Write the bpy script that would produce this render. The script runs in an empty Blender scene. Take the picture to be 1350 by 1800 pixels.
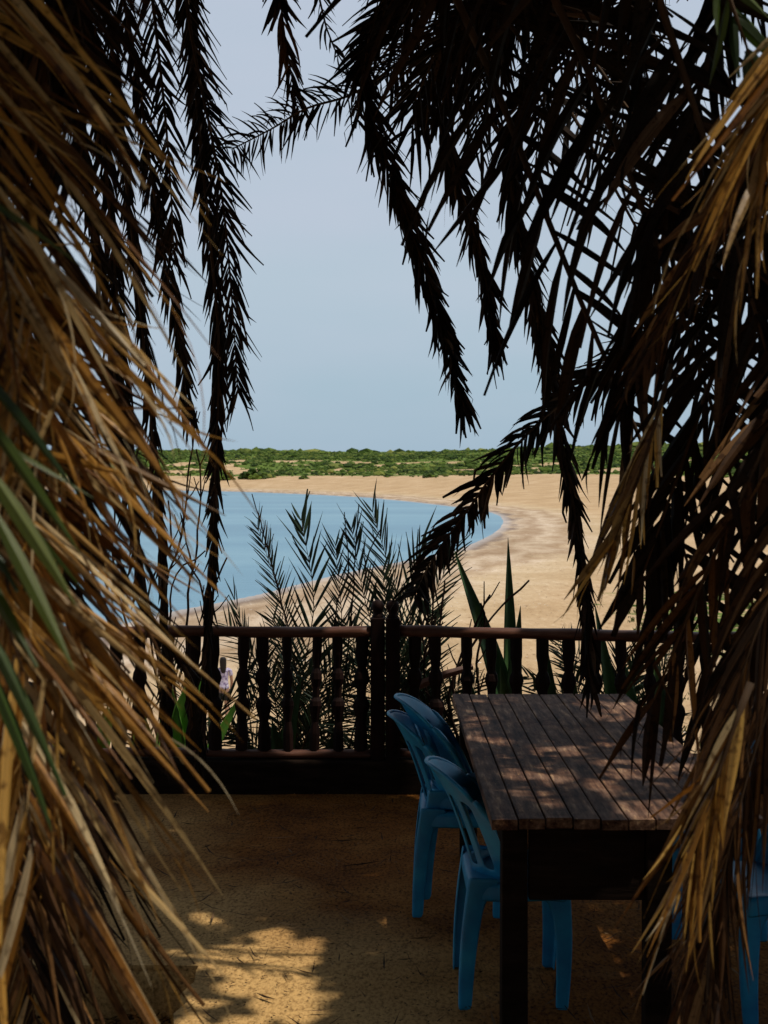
import bpy, math, random
import numpy as np
from mathutils import Vector, noise

random.seed(11)
rng = np.random.default_rng(7)
scene = bpy.context.scene
COL = scene.collection

# ------------------------------------------------------------------ camera
FPX, CAMZ, PITCH = 2400.0, 1.8, math.atan(60 / 2400.0)
cam_d = bpy.data.cameras.new("camera")
cam_d.sensor_fit = 'VERTICAL'
cam_d.sensor_height = 36.0
cam_d.sensor_width = 27.0
cam_d.lens = 36.0 * FPX / 1800.0
cam_d.clip_start = 0.05
cam_d.clip_end = 20000
cam_d.dof.use_dof = True
cam_d.dof.focus_distance = 7.0
cam_d.dof.aperture_fstop = 9.0
cam = bpy.data.objects.new("camera", cam_d)
COL.objects.link(cam)
cam.location = (0, 0, CAMZ)
cam.rotation_euler = (math.radians(90) - PITCH, 0, 0)
scene.camera = cam

# ------------------------------------------------------------------ light
SUN = Vector((0.38, -0.12, 0.92)).normalized()
SUN_EL = math.asin(SUN.z)
sun_d = bpy.data.lights.new("sun", 'SUN')
sun_d.energy = 4.2
sun_d.angle = math.radians(0.6)
sun_d.color = (1.0, 0.93, 0.82)
sun = bpy.data.objects.new("sun", sun_d)
COL.objects.link(sun)
sun.rotation_euler = SUN.to_track_quat('Z', 'Y').to_euler()

world = bpy.data.worlds.new("World")
scene.world = world
world.use_nodes = True
wn, wl = world.node_tree.nodes, world.node_tree.links
wn.clear()
sky = wn.new('ShaderNodeTexSky')
sky.sky_type = 'NISHITA'
sky.sun_disc = False
sky.sun_elevation = SUN_EL
sky.sun_rotation = math.atan2(SUN.x, SUN.y)
sky.altitude = 0
sky.air_density = 1.3
sky.dust_density = 0.6
sky.ozone_density = 1.5
bg = wn.new('ShaderNodeBackground')
bg.inputs['Strength'].default_value = 0.09
wo = wn.new('ShaderNodeOutputWorld')
# faint high haze in soft streaks over the sky
tc = wn.new('ShaderNodeTexCoord')
mp = wn.new('ShaderNodeMapping'); mp.inputs['Scale'].default_value = (1, 1, 3.5)
nz = wn.new('ShaderNodeTexNoise'); nz.inputs['Scale'].default_value = 2.2; nz.inputs['Detail'].default_value = 4
rp = wn.new('ShaderNodeValToRGB')
rp.color_ramp.elements[0].position = .35; rp.color_ramp.elements[0].color = (0, 0, 0, 1)
rp.color_ramp.elements[1].position = .75; rp.color_ramp.elements[1].color = (.6, .6, .6, 1)
mx = wn.new('ShaderNodeMix'); mx.data_type = 'RGBA'
mx.inputs[7].default_value = (7.6, 7.9, 9.5, 1)
# thin marine haze low over the horizon
sp = wn.new('ShaderNodeSeparateXYZ')
gr = wn.new('ShaderNodeValToRGB'); ge = gr.color_ramp.elements
ge[0].position = .0; ge[0].color = (4.5, 6.4, 8.1, 1)
ge[1].position = .40; ge[1].color = (6.5, 7.6, 9.1, 1)
ge.new(.14); ge[1].color = (5.9, 7.6, 8.8, 1)
gf = wn.new('ShaderNodeMapRange'); gf.inputs[1].default_value = .30; gf.inputs[2].default_value = .75; gf.inputs[3].default_value = .92; gf.inputs[4].default_value = .8
ge.new(.8); ge[3].color = (6.6, 6.9, 7.2, 1)
m0 = wn.new('ShaderNodeMix'); m0.data_type = 'RGBA'
wl.new(tc.outputs['Generated'], mp.inputs['Vector']); wl.new(mp.outputs[0], nz.inputs['Vector'])
wl.new(nz.outputs['Fac'], rp.inputs['Fac']); wl.new(rp.outputs['Color'], mx.inputs[0])
wl.new(tc.outputs['Generated'], sp.inputs[0]); wl.new(sp.outputs['Z'], gr.inputs['Fac']); wl.new(sp.outputs['Z'], gf.inputs[0])
wl.new(gf.outputs[0], m0.inputs[0]); wl.new(sky.outputs[0], m0.inputs[6]); wl.new(gr.outputs[0], m0.inputs[7]); wl.new(m0.outputs[2], mx.inputs[6]); wl.new(mx.outputs[2], bg.inputs['Color'])
wl.new(bg.outputs[0], wo.inputs['Surface'])

vs = scene.view_settings
vs.view_transform = 'Standard'; vs.look = 'None'; vs.gamma = 1; vs.use_curve_mapping = False
vs.exposure = -0.25
scene.cycles.max_bounces = 6
scene.cycles.diffuse_bounces = 3
scene.cycles.transparent_max_bounces = 4

# ------------------------------------------------------------------ geometry helpers
UPV = Vector((0, math.sin(PITCH), math.cos(PITCH)))
FWD = Vector((0, math.cos(PITCH), -math.sin(PITCH)))

def P(px, py, d):
    """world point seen at photo pixel (px,py), standing d metres out along +Y"""
    v = FWD + Vector((1, 0, 0)) * ((px - 675) / FPX) - UPV * ((py - 900) / FPX)
    v = v * (d / v.y)
    return Vector((v.x, v.y, v.z + CAMZ))

def proj(p):
    v = Vector(p) - Vector((0, 0, CAMZ))
    z = v.dot(FWD)
    if z <= 0.05: return None
    return (675 + v.x / z * FPX, 900 - v.dot(UPV) / z * FPX, z)

def in_frame(p, m=40):
    q = proj(p)
    return q is not None and -m < q[0] < 1350 + m and -m < q[1] < 1800 + m

class MB:
    """collects geometry for ONE mesh"""
    def __init__(s): s.v, s.f, s.m, s.uv = [], [], [], []
    def face(s, idx, mat=0, uv=None):
        s.f.append(tuple(idx)); s.m.append(mat); s.uv.append(uv or [(0, 0)] * len(idx))
    def box(s, lo, hi, mat=0, rot=0.0, jit=0.0):
        x0, y0, z0 = lo; x1, y1, z1 = hi
        b = len(s.v); cx, cy = (x0 + x1) / 2, (y0 + y1) / 2
        for x, y, z in ((x0,y0,z0),(x1,y0,z0),(x1,y1,z0),(x0,y1,z0),(x0,y0,z1),(x1,y0,z1),(x1,y1,z1),(x0,y1,z1)):
            dx, dy = x - cx, y - cy
            s.v.append((cx + dx*math.cos(rot) - dy*math.sin(rot) + random.uniform(-jit, jit),
                        cy + dx*math.sin(rot) + dy*math.cos(rot) + random.uniform(-jit, jit), z + random.uniform(-jit, jit)))
        for q in ((0,3,2,1),(4,5,6,7),(0,1,5,4),(1,2,6,5),(2,3,7,6),(3,0,4,7)):
            s.face([b + i for i in q], mat)
    def tube(s, pts, rad, n=6, mat=0, caps=True):
        b0 = len(s.v); k = len(pts); ref = None
        for i, p in enumerate(pts):
            p = Vector(p)
            t = (Vector(pts[min(i+1, k-1)]) - Vector(pts[max(i-1, 0)])).normalized()
            if ref is None:
                ref = t.orthogonal().normalized()
            ref = (ref - t * ref.dot(t)).normalized()
            bi = t.cross(ref)
            r = rad[i] if hasattr(rad, '__len__') else rad
            for j in range(n):
                a = 2 * math.pi * j / n
                s.v.append(tuple(p + (ref * math.cos(a) + bi * math.sin(a)) * r))
        for i in range(k - 1):
            for j in range(n):
                a, c = b0 + i*n + j, b0 + i*n + (j+1) % n
                s.face((a, c, c + n, a + n), mat, [(j/n, i/k), ((j+1)/n, i/k), ((j+1)/n, (i+1)/k), (j/n, (i+1)/k)])
        if caps:
            s.face([b0 + j for j in range(n)][::-1], mat)
            s.face([b0 + (k-1)*n + j for j in range(n)], mat)
    def build(s, name, mats, parent=None, smooth=False, bevel=0, subsurf=0, solid=0):
        me = bpy.data.meshes.new(name)
        me.from_pydata([tuple(v) for v in s.v], [], s.f)
        for m in (mats if isinstance(mats, (list, tuple)) else [mats]): me.materials.append(m)
        if len(s.m): me.polygons.foreach_set('material_index', s.m)
        uvl = me.uv_layers.new(name='UVMap')
        uvl.data.foreach_set('uv', [c for u in s.uv for xy in u for c in xy])
        if smooth: me.polygons.foreach_set('use_smooth', [True] * len(me.polygons))
        me.update()
        o = bpy.data.objects.new(name, me); COL.objects.link(o)
        if parent is not None: o.parent = parent
        if solid:
            md = o.modifiers.new('solid', 'SOLIDIFY'); md.thickness = solid; md.offset = 0
        if bevel:
            md = o.modifiers.new('bevel', 'BEVEL'); md.width = bevel; md.segments = 2; md.limit_method = 'ANGLE'
        if subsurf:
            md = o.modifiers.new('sub', 'SUBSURF'); md.levels = subsurf; md.render_levels = subsurf
        return o

def tag(o, label=None, cat=None, group=None, kind=None):
    if label: o['label'] = label
    if cat: o['category'] = cat
    if group: o['group'] = group
    if kind: o['kind'] = kind
    return o

def thing(name, label, cat, loc=(0, 0, 0), rz=0.0, group=None):
    o = bpy.data.objects.new(name, None); COL.objects.link(o)
    o.location = loc; o.rotation_euler = (0, 0, rz); o.empty_display_size = .1
    return tag(o, label, cat, group)

def settle(root, loc):
    """move an Empty to the thing's base while its world-space meshes stay put"""
    loc = Vector(loc); root.location = loc
    def shift(me): me.transform(__import__('mathutils').Matrix.Translation(-loc))
    for ch in root.children:
        if ch.type == 'MESH': shift(ch.data)
        for g in ch.children:
            if g.type == 'MESH': shift(g.data)

def copy_tree(o, parent=None):
    c = o.copy(); COL.objects.link(c)
    if parent is not None: c.parent = parent
    for ch in list(o.children): copy_tree(ch, c)
    return c

def spline(pts, n):
    pts = [Vector(p) for p in pts]
    if len(pts) == 2: return [pts[0].lerp(pts[1], i/(n-1)) for i in range(n)]
    out = []; ext = [pts[0]*2 - pts[1]] + pts + [pts[-1]*2 - pts[-2]]
    for i in range(len(pts) - 1):
        p0, p1, p2, p3 = ext[i:i+4]
        for j in range(24):
            t = j / 24
            out.append(0.5 * ((2*p1) + (-p0+p2)*t + (2*p0-5*p1+4*p2-p3)*t*t + (-p0+3*p1-3*p2+p3)*t**3))
    out.append(pts[-1])
    L = [0]
    for a, b in zip(out, out[1:]): L.append(L[-1] + (b-a).length)
    res = []; k = 0
    for i in range(n):
        s = L[-1] * i / (n-1)
        while k < len(out) - 2 and L[k+1] < s: k += 1
        u = (s - L[k]) / max(L[k+1] - L[k], 1e-9)
        res.append(out[k].lerp(out[k+1], min(max(u, 0), 1)))
    return res

# ------------------------------------------------------------------ materials
def new_mat(name):
    m = bpy.data.materials.new(name); m.use_nodes = True
    n, l = m.node_tree.nodes, m.node_tree.links
    return m, n, l, n['Principled BSDF'], n['Material Output']

def ramp(n, stops):
    r = n.new('ShaderNodeValToRGB'); e = r.color_ramp.elements
    while len(e) < len(stops): e.new(.5)
    for el, (p, c) in zip(e, stops):
        el.position = p; el.color = (*c, 1)
    return r

def leaf_mat(name, stops, trans=0.25, rough=.55, dark_tip=.0, spec=.3, spots=True):
    m, n, l, b, out = new_mat(name)
    geo = n.new('ShaderNodeNewGeometry')
    r = ramp(n, stops); r.color_ramp.interpolation = 'LINEAR'
    l.new(geo.outputs['Random Per Island'], r.inputs['Fac'])
    uv = n.new('ShaderNodeUVMap')
    # fibres along the blade
    mp = n.new('ShaderNodeMapping'); mp.inputs['Scale'].default_value = (14, 1.2, 1)
    addr = n.new('ShaderNodeVectorMath'); addr.operation = 'ADD'
    sc = n.new('ShaderNodeVectorMath'); sc.operation = 'SCALE'; sc.inputs[0].default_value = (37, 53, 11)
    l.new(geo.outputs['Random Per Island'], sc.inputs['Scale'])
    l.new(uv.outputs[0], mp.inputs['Vector']); l.new(mp.outputs[0], addr.inputs[0]); l.new(sc.outputs[0], addr.inputs[1])
    nz = n.new('ShaderNodeTexNoise'); nz.inputs['Scale'].default_value = 1.0; nz.inputs['Detail'].default_value = 3
    l.new(addr.outputs[0], nz.inputs['Vector'])
    mr = n.new('ShaderNodeMapRange'); mr.inputs[1].default_value = .3; mr.inputs[2].default_value = .75
    mr.inputs[3].default_value = .45; mr.inputs[4].default_value = 1.25
    l.new(nz.outputs['Fac'], mr.inputs[0])
    mul = n.new('ShaderNodeMix'); mul.data_type = 'RGBA'; mul.blend_type = 'MULTIPLY'; mul.inputs[0].default_value = 1
    comb = n.new('ShaderNodeCombineColor')
    for i in range(3): l.new(mr.outputs[0], comb.inputs[i])
    l.new(r.outputs[0], mul.inputs[6]); l.new(comb.outputs[0], mul.inputs[7])
    col = mul.outputs[2]
    if spots:
        n2 = n.new('ShaderNodeTexNoise'); n2.inputs['Scale'].default_value = 60; n2.inputs['Detail'].default_value = 4
        tcx = n.new('ShaderNodeTexCoord'); l.new(tcx.outputs['Object'], n2.inputs['Vector'])
        r2 = ramp(n, [(.34, (.25, .18, .12)), (.46, (1, 1, 1))])
        l.new(n2.outputs['Fac'], r2.inputs['Fac'])
        m2 = n.new('ShaderNodeMix'); m2.data_type = 'RGBA'; m2.blend_type = 'MULTIPLY'; m2.inputs[0].default_value = .8
        l.new(col, m2.inputs[6]); l.new(r2.outputs[0], m2.inputs[7]); col = m2.outputs[2]
    l.new(col, b.inputs['Base Color'])
    b.inputs['Roughness'].default_value = rough
    b.inputs['Specular IOR Level'].default_value = spec
    bp = n.new('ShaderNodeBump'); bp.inputs['Strength'].default_value = .35; bp.inputs['Distance'].default_value = .002
    l.new(nz.outputs['Fac'], bp.inputs['Height']); l.new(bp.outputs[0], b.inputs['Normal'])
    if trans > 0:
        tr = n.new('ShaderNodeBsdfTranslucent'); l.new(col, tr.inputs['Color'])
        ms = n.new('ShaderNodeMixShader'); ms.inputs[0].default_value = trans
        l.new(b.outputs[0], ms.inputs[1]); l.new(tr.outputs[0], ms.inputs[2]); l.new(ms.outputs[0], out.inputs['Surface'])
    return m

def noise_mat(name, stops, scale=8, detail=6, rough=.8, stretch=(1, 1, 1), bump=.3, bdist=.01, spec=.3, coord='Object', rough_n=.6):
    m, n, l, b, out = new_mat(name)
    tcx = n.new('ShaderNodeTexCoord'); mp = n.new('ShaderNodeMapping'); mp.inputs['Scale'].default_value = stretch
    nz = n.new('ShaderNodeTexNoise'); nz.inputs['Scale'].default_value = scale; nz.inputs['Detail'].default_value = detail
    nz.inputs['Roughness'].default_value = rough_n
    l.new(tcx.outputs[coord], mp.inputs[0]); l.new(mp.outputs[0], nz.inputs['Vector'])
    r = ramp(n, stops); l.new(nz.outputs['Fac'], r.inputs['Fac']); l.new(r.outputs[0], b.inputs['Base Color'])
    b.inputs['Roughness'].default_value = rough; b.inputs['Specular IOR Level'].default_value = spec
    bp = n.new('ShaderNodeBump'); bp.inputs['Strength'].default_value = bump; bp.inputs['Distance'].default_value = bdist
    l.new(nz.outputs['Fac'], bp.inputs['Height']); l.new(bp.outputs[0], b.inputs['Normal'])
    return m

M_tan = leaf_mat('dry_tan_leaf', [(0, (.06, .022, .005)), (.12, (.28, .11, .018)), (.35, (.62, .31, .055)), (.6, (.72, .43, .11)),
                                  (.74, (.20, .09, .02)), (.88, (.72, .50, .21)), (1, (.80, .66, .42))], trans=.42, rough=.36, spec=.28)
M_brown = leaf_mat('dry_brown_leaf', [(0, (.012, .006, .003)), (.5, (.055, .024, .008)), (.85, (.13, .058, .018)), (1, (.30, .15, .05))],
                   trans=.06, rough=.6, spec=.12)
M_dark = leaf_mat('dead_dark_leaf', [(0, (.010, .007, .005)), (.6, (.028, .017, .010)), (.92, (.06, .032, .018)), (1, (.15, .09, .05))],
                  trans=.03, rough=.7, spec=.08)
M_green = leaf_mat('green_palm_leaf', [(0, (.020, .045, .004)), (.5, (.045, .080, .007)), (1, (.12, .14, .012))], trans=.25, rough=.4, spec=.4, spots=False)
M_young = leaf_mat('young_palm_leaf', [(0, (.018, .030, .018)), (.6, (.030, .056, .028)), (.9, (.05, .06, .025)), (1, (.12, .08, .035))],
                   trans=.10, rough=.5, spec=.2, spots=False)
M_rachis = noise_mat('palm_rachis', [(.3, (.03, .018, .01)), (.7, (.10, .055, .025))], scale=14, stretch=(1, 1, .2), spec=.2)
M_bark = noise_mat('palm_bark', [(.3, (.008, .005, .003)), (.55, (.03, .018, .01)), (.8, (.07, .04, .02))], scale=18, detail=8, rough=.95, bump=.8, bdist=.02, spec=.05)
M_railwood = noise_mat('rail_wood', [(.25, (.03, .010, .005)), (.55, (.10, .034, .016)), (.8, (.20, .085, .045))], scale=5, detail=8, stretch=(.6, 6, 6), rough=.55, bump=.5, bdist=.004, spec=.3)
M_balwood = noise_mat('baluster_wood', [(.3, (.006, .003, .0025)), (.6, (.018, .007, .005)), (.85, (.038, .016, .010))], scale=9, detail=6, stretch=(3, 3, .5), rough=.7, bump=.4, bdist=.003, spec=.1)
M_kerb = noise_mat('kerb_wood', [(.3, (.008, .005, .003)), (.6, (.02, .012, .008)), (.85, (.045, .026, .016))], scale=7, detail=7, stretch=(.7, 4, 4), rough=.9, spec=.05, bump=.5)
M_twig = noise_mat('twig_bark', [(.3, (.008, .005, .004)), (.7, (.035, .02, .014))], scale=30, rough=.9, spec=.05)
M_agave = noise_mat('agave_leaf', [(.3, (.02, .055, .025)), (.55, (.05, .12, .04)), (.8, (.12, .22, .05))], scale=3, stretch=(3, 3, 1), rough=.45, spec=.35, bump=.1)

M_agave_lit = noise_mat('sunlit_agave_leaf', [(.3, (.07, .20, .03)), (.55, (.13, .32, .04)), (.8, (.22, .40, .08))], scale=3, stretch=(3, 3, 1), rough=.45, spec=.35, bump=.1)  # agave green painted brighter, standing in for sun on the left plants

def table_mat():
    m, n, l, b, out = new_mat('weathered_table_wood')
    tcx = n.new('ShaderNodeTexCoord')
    mp = n.new('ShaderNodeMapping'); mp.inputs['Scale'].default_value = (9, 1.0, 9)
    l.new(tcx.outputs['Object'], mp.inputs[0])
    geo = n.new('ShaderNodeNewGeometry')
    add = n.new('ShaderNodeVectorMath'); add.operation = 'ADD'
    sc = n.new('ShaderNodeVectorMath'); sc.operation = 'SCALE'; sc.inputs[0].default_value = (13, 29, 7)
    l.new(geo.outputs['Random Per Island'], sc.inputs['Scale']); l.new(mp.outputs[0], add.inputs[0]); l.new(sc.outputs[0], add.inputs[1])
    g = n.new('ShaderNodeTexNoise'); g.inputs['Scale'].default_value = 4; g.inputs['Detail'].default_value = 8; g.inputs['Roughness'].default_value = .7
    l.new(add.outputs[0], g.inputs['Vector'])
    r1 = ramp(n, [(.34, (.020, .011, .007)), (.46, (.10, .055, .036)), (.57, (.19, .112, .072)), (.68, (.46, .30, .17))])
    l.new(g.outputs['Fac'], r1.inputs['Fac'])
    # blotches of worn reddish / grey
    n2 = n.new('ShaderNodeTexNoise'); n2.inputs['Scale'].default_value = 6; n2.inputs['Detail'].default_value = 6; n2.inputs['Roughness'].default_value = .75
    l.new(tcx.outputs['Object'], n2.inputs['Vector'])
    r2 = ramp(n, [(.34, (.35, .24, .20)), (.46, (.85, .75, .68)), (.56, (1, 1, 1)), (.68, (1.35, 1.35, 1.4))])
    l.new(n2.outputs['Fac'], r2.inputs['Fac'])
    mu = n.new('ShaderNodeMix'); mu.data_type = 'RGBA'; mu.blend_type = 'MULTIPLY'; mu.inputs[0].default_value = 1
    l.new(r1.outputs[0], mu.inputs[6]); l.new(r2.outputs[0], mu.inputs[7])
    # crumbs of dust and bark
    v = n.new('ShaderNodeTexNoise'); v.inputs['Scale'].default_value = 70; v.inputs['Detail'].default_value = 3
    l.new(tcx.outputs['Object'], v.inputs['Vector'])
    r3 = ramp(n, [(.68, (0, 0, 0)), (.74, (1, 1, 1))]); l.new(v.outputs['Fac'], r3.inputs['Fac'])
    mm = n.new('ShaderNodeMix'); mm.data_type = 'RGBA'; l.new(r3.outputs[0], mm.inputs[0])
    l.new(mu.outputs[2], mm.inputs[6]); mm.inputs[7].default_value = (.36, .22, .10, 1)
    l.new(mm.outputs[2], b.inputs['Base Color'])
    b.inputs['Roughness'].default_value = .75; b.inputs['Specular IOR Level'].default_value = .10
    bp = n.new('ShaderNodeBump'); bp.inputs['Strength'].default_value = .6; bp.inputs['Distance'].default_value = .004
    l.new(g.outputs['Fac'], bp.inputs['Height']); l.new(bp.outputs[0], b.inputs['Normal'])
    return m
M_table = table_mat()

def plastic_mat():
    m, n, l, b, out = new_mat('blue_plastic')
    tcx = n.new('ShaderNodeTexCoord')
    nz = n.new('ShaderNodeTexNoise'); nz.inputs['Scale'].default_value = 9; nz.inputs['Detail'].default_value = 5
    l.new(tcx.outputs['Object'], nz.inputs['Vector'])
    r = ramp(n, [(.3, (.005, .14, .31)), (.6, (.009, .25, .44)), (.85, (.03, .33, .50))])
    l.new(nz.outputs['Fac'], r.inputs['Fac']); l.new(r.outputs[0], b.inputs['Base Color'])
    b.inputs['Roughness'].default_value = .42; b.inputs['Specular IOR Level'].default_value = .45
    r2 = ramp(n, [(.3, (.35, .35, .35)), (.8, (.6, .6, .6))]); l.new(nz.outputs['Fac'], r2.inputs['Fac']); l.new(r2.outputs[0], b.inputs['Roughness'])
    return m
M_plastic = plastic_mat()

def floor_mat():
    m, n, l, b, out = new_mat('sandy_terrace_floor')
    tcx = n.new('ShaderNodeTexCoord')
    a = n.new('ShaderNodeTexNoise'); a.inputs['Scale'].default_value = 1.6; a.inputs['Detail'].default_value = 8; a.inputs['Roughness'].default_value = .65
    l.new(tcx.outputs['Object'], a.inputs['Vector'])
    r = ramp(n, [(.3, (.10, .034, .006)), (.5, (.21, .080, .014)), (.7, (.31, .145, .034))]); l.new(a.outputs['Fac'], r.inputs['Fac'])
    f = n.new('ShaderNodeTexNoise'); f.inputs['Scale'].default_value = 75; f.inputs['Detail'].default_value = 4; f.inputs['Roughness'].default_value = .7
    mpf = n.new('ShaderNodeMapping'); mpf.inputs['Scale'].default_value = (1, .55, 1); l.new(tcx.outputs['Object'], mpf.inputs[0]); l.new(mpf.outputs[0], f.inputs['Vector'])
    rf = ramp(n, [(.32, (.12, .09, .07)), (.44, (.65, .60, .54)), (.54, (1, 1, 1)), (.72, (1.2, 1.15, 1.05))]); l.new(f.outputs['Fac'], rf.inputs['Fac'])
    mu = n.new('ShaderNodeMix'); mu.data_type = 'RGBA'; mu.blend_type = 'MULTIPLY'; mu.inputs[0].default_value = 1
    l.new(r.outputs[0], mu.inputs[6]); l.new(rf.outputs[0], mu.inputs[7])
    # bare concrete showing at the left of the terrace, sand washed over the rest
    sx = n.new('ShaderNodeSeparateXYZ'); l.new(tcx.outputs['Object'], sx.inputs[0])
    w = n.new('ShaderNodeTexNoise'); w.inputs['Scale'].default_value = 1.3; w.inputs['Detail'].default_value = 5; l.new(tcx.outputs['Object'], w.inputs['Vector'])
    ad = n.new('ShaderNodeMath'); ad.operation = 'MULTIPLY_ADD'; ad.inputs[1].default_value = 1.6; l.new(w.outputs['Fac'], ad.inputs[0])
    # pale tone confined to the sunlit patch's depth, so colour adds to its brightness
    yo = n.new('ShaderNodeMapRange'); yo.inputs[1].default_value = 5.1; yo.inputs[2].default_value = 6.2; yo.inputs[3].default_value = -.75; yo.inputs[4].default_value = .55
    l.new(sx.outputs['Y'], yo.inputs[0]); sm_ = n.new('ShaderNodeMath'); sm_.operation = 'ADD'; l.new(sx.outputs['X'], sm_.inputs[0]); l.new(yo.outputs[0], sm_.inputs[1])
    l.new(sm_.outputs[0], ad.inputs[2])
    rc = ramp(n, [(.0, (1, 1, 1)), (.70, (0, 0, 0))])
    mrr = n.new('ShaderNodeMapRange'); mrr.inputs[1].default_value = -.15; mrr.inputs[2].default_value = 1.05; l.new(ad.outputs[0], mrr.inputs[0])
    l.new(mrr.outputs[0], rc.inputs['Fac'])
    mc = n.new('ShaderNodeMix'); mc.data_type = 'RGBA'; l.new(rc.outputs[0], mc.inputs[0])
    cc = n.new('ShaderNodeMix'); cc.data_type = 'RGBA'; cc.blend_type = 'MULTIPLY'; cc.inputs[0].default_value = .7
    cc.inputs[6].default_value = (.54, .335, .13, 1); l.new(rf.outputs[0], cc.inputs[7])
    l.new(mu.outputs[2], mc.inputs[6]); l.new(cc.outputs[2], mc.inputs[7])
    l.new(mc.outputs[2], b.inputs['Base Color'])
    b.inputs['Roughness'].default_value = .95; b.inputs['Specular IOR Level'].default_value = .1
    bp = n.new('ShaderNodeBump'); bp.inputs['Strength'].default_value = .7; bp.inputs['Distance'].default_value = .006
    l.new(f.outputs['Fac'], bp.inputs['Height'])
    bp2 = n.new('ShaderNodeBump'); bp2.inputs['Strength'].default_value = .6; bp2.inputs['Distance'].default_value = .03
    l.new(a.outputs['Fac'], bp2.inputs['Height']); l.new(bp.outputs[0], bp2.inputs['Normal']); l.new(bp2.outputs[0], b.inputs['Normal'])
    return m
M_floor = floor_mat()

def beach_mat():
    """sand / wet band / scrub ground, chosen by the 'shore' and 'veg' vertex values (metres from the water, plant cover)"""
    m, n, l, b, out = new_mat('beach_and_dunes')
    at = n.new('ShaderNodeAttribute'); at.attribute_name = 'shore'
    av = n.new('ShaderNodeAttribute'); av.attribute_name = 'veg'
    tcx = n.new('ShaderNodeTexCoord')
    a = n.new('ShaderNodeTexNoise'); a.inputs['Scale'].default_value = .12; a.inputs['Detail'].default_value = 10; a.inputs['Roughness'].default_value = .65
    l.new(tcx.outputs['Object'], a.inputs['Vector'])
    r = ramp(n, [(.3, (.35, .235, .125)), (.5, (.445, .31, .175)), (.7, (.53, .39, .245))]); l.new(a.outputs['Fac'], r.inputs['Fac'])
    # shells, weed and pebbles
    s = n.new('ShaderNodeTexNoise'); s.inputs['Scale'].default_value = 3.2; s.inputs['Detail'].default_value = 6; s.inputs['Roughness'].default_value = .75
    mps = n.new('ShaderNodeMapping'); mps.inputs['Scale'].default_value = (1, .35, 1); l.new(tcx.outputs['Object'], mps.inputs[0]); l.new(mps.outputs[0], s.inputs['Vector'])
    rs = ramp(n, [(.30, (.50, .42, .34)), (.42, (.92, .9, .88)), (.58, (1, 1, 1)), (.68, (1.25, 1.35, 1.5))]); l.new(s.outputs['Fac'], rs.inputs['Fac'])
    mu = n.new('ShaderNodeMix'); mu.data_type = 'RGBA'; mu.blend_type = 'MULTIPLY'; mu.inputs[0].default_value = 1
    l.new(r.outputs[0], mu.inputs[6]); l.new(rs.outputs[0], mu.inputs[7])
    # wet sand close to the water with noise-broken edge, pale wrack line above it
    w = n.new('ShaderNodeTexNoise'); w.inputs['Scale'].default_value = .35; w.inputs['Detail'].default_value = 6
    mpw = n.new('ShaderNodeMapping'); mpw.inputs['Scale'].default_value = (1, .3, 1); l.new(tcx.outputs['Object'], mpw.inputs[0]); l.new(mpw.outputs[0], w.inputs['Vector'])
    ma = n.new('ShaderNodeMath'); ma.operation = 'MULTIPLY_ADD'; ma.inputs[1].default_value = 9; l.new(w.outputs['Fac'], ma.inputs[0]); l.new(at.outputs['Fac'], ma.inputs[2])
    mr = n.new('ShaderNodeMapRange'); mr.inputs[1].default_value = 3.0; mr.inputs[2].default_value = 24.0; l.new(ma.outputs[0], mr.inputs[0])
    rw = ramp(n, [(.0, (.40, .48, .72)), (.12, (.52, .56, .76)), (.18, (1.0, 1.1, 1.35)), (.26, (.74, .74, .82)), (.36, (1.15, 1.3, 1.65)), (.46, (.78, .78, .84)), (.54, (1.1, 1.2, 1.4)), (.62, (1.05, 1.12, 1.2)), (.85, (1, 1, 1))])
    l.new(mr.outputs[0], rw.inputs['Fac'])
    m2 = n.new('ShaderNodeMix'); m2.data_type = 'RGBA'; m2.blend_type = 'MULTIPLY'; m2.inputs[0].default_value = 1
    l.new(mu.outputs[2], m2.inputs[6]); l.new(rw.outputs[0], m2.inputs[7])
    fm = ramp(n, [(0, (0, 0, 0)), (.12, (.40, .40, .40)), (.35, (.2, .2, .2)), (.5, (0, 0, 0))])
    mf = n.new('ShaderNodeMapRange'); mf.inputs[1].default_value = -.3; mf.inputs[2].default_value = 3.0; l.new(at.outputs['Fac'], mf.inputs[0]); l.new(mf.outputs[0], fm.inputs['Fac'])
    fx = n.new('ShaderNodeMix'); fx.data_type = 'RGBA'; fx.inputs[7].default_value = (.62, .60, .60, 1); l.new(fm.outputs[0], fx.inputs[0]); l.new(m2.outputs[2], fx.inputs[6]); m2 = fx
    # low green cover
    g = n.new('ShaderNodeTexNoise'); g.inputs['Scale'].default_value = .5; g.inputs['Detail'].default_value = 8; l.new(tcx.outputs['Object'], g.inputs['Vector'])
    rg = ramp(n, [(.3, (.05, .085, .015)), (.6, (.10, .15, .025)), (.8, (.18, .20, .05))]); l.new(g.outputs['Fac'], rg.inputs['Fac'])
    gp = n.new('ShaderNodeTexNoise'); gp.inputs['Scale'].default_value = .9; gp.inputs['Detail'].default_value = 7; l.new(tcx.outputs['Object'], gp.inputs['Vector'])
    th = n.new('ShaderNodeMath'); th.operation = 'ADD'; l.new(gp.outputs['Fac'], th.inputs[0]); l.new(av.outputs['Fac'], th.inputs[1])
    rt = ramp(n, [(.72, (0, 0, 0)), (.80, (1, 1, 1))])
    l.new(th.outputs[0], rt.inputs['Fac'])
    m3 = n.new('ShaderNodeMix'); m3.data_type = 'RGBA'; l.new(rt.outputs[0], m3.inputs[0]); l.new(m2.outputs[2], m3.inputs[6]); l.new(rg.outputs[0], m3.inputs[7])
    l.new(m3.outputs[2], b.inputs['Base Color'])
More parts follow.
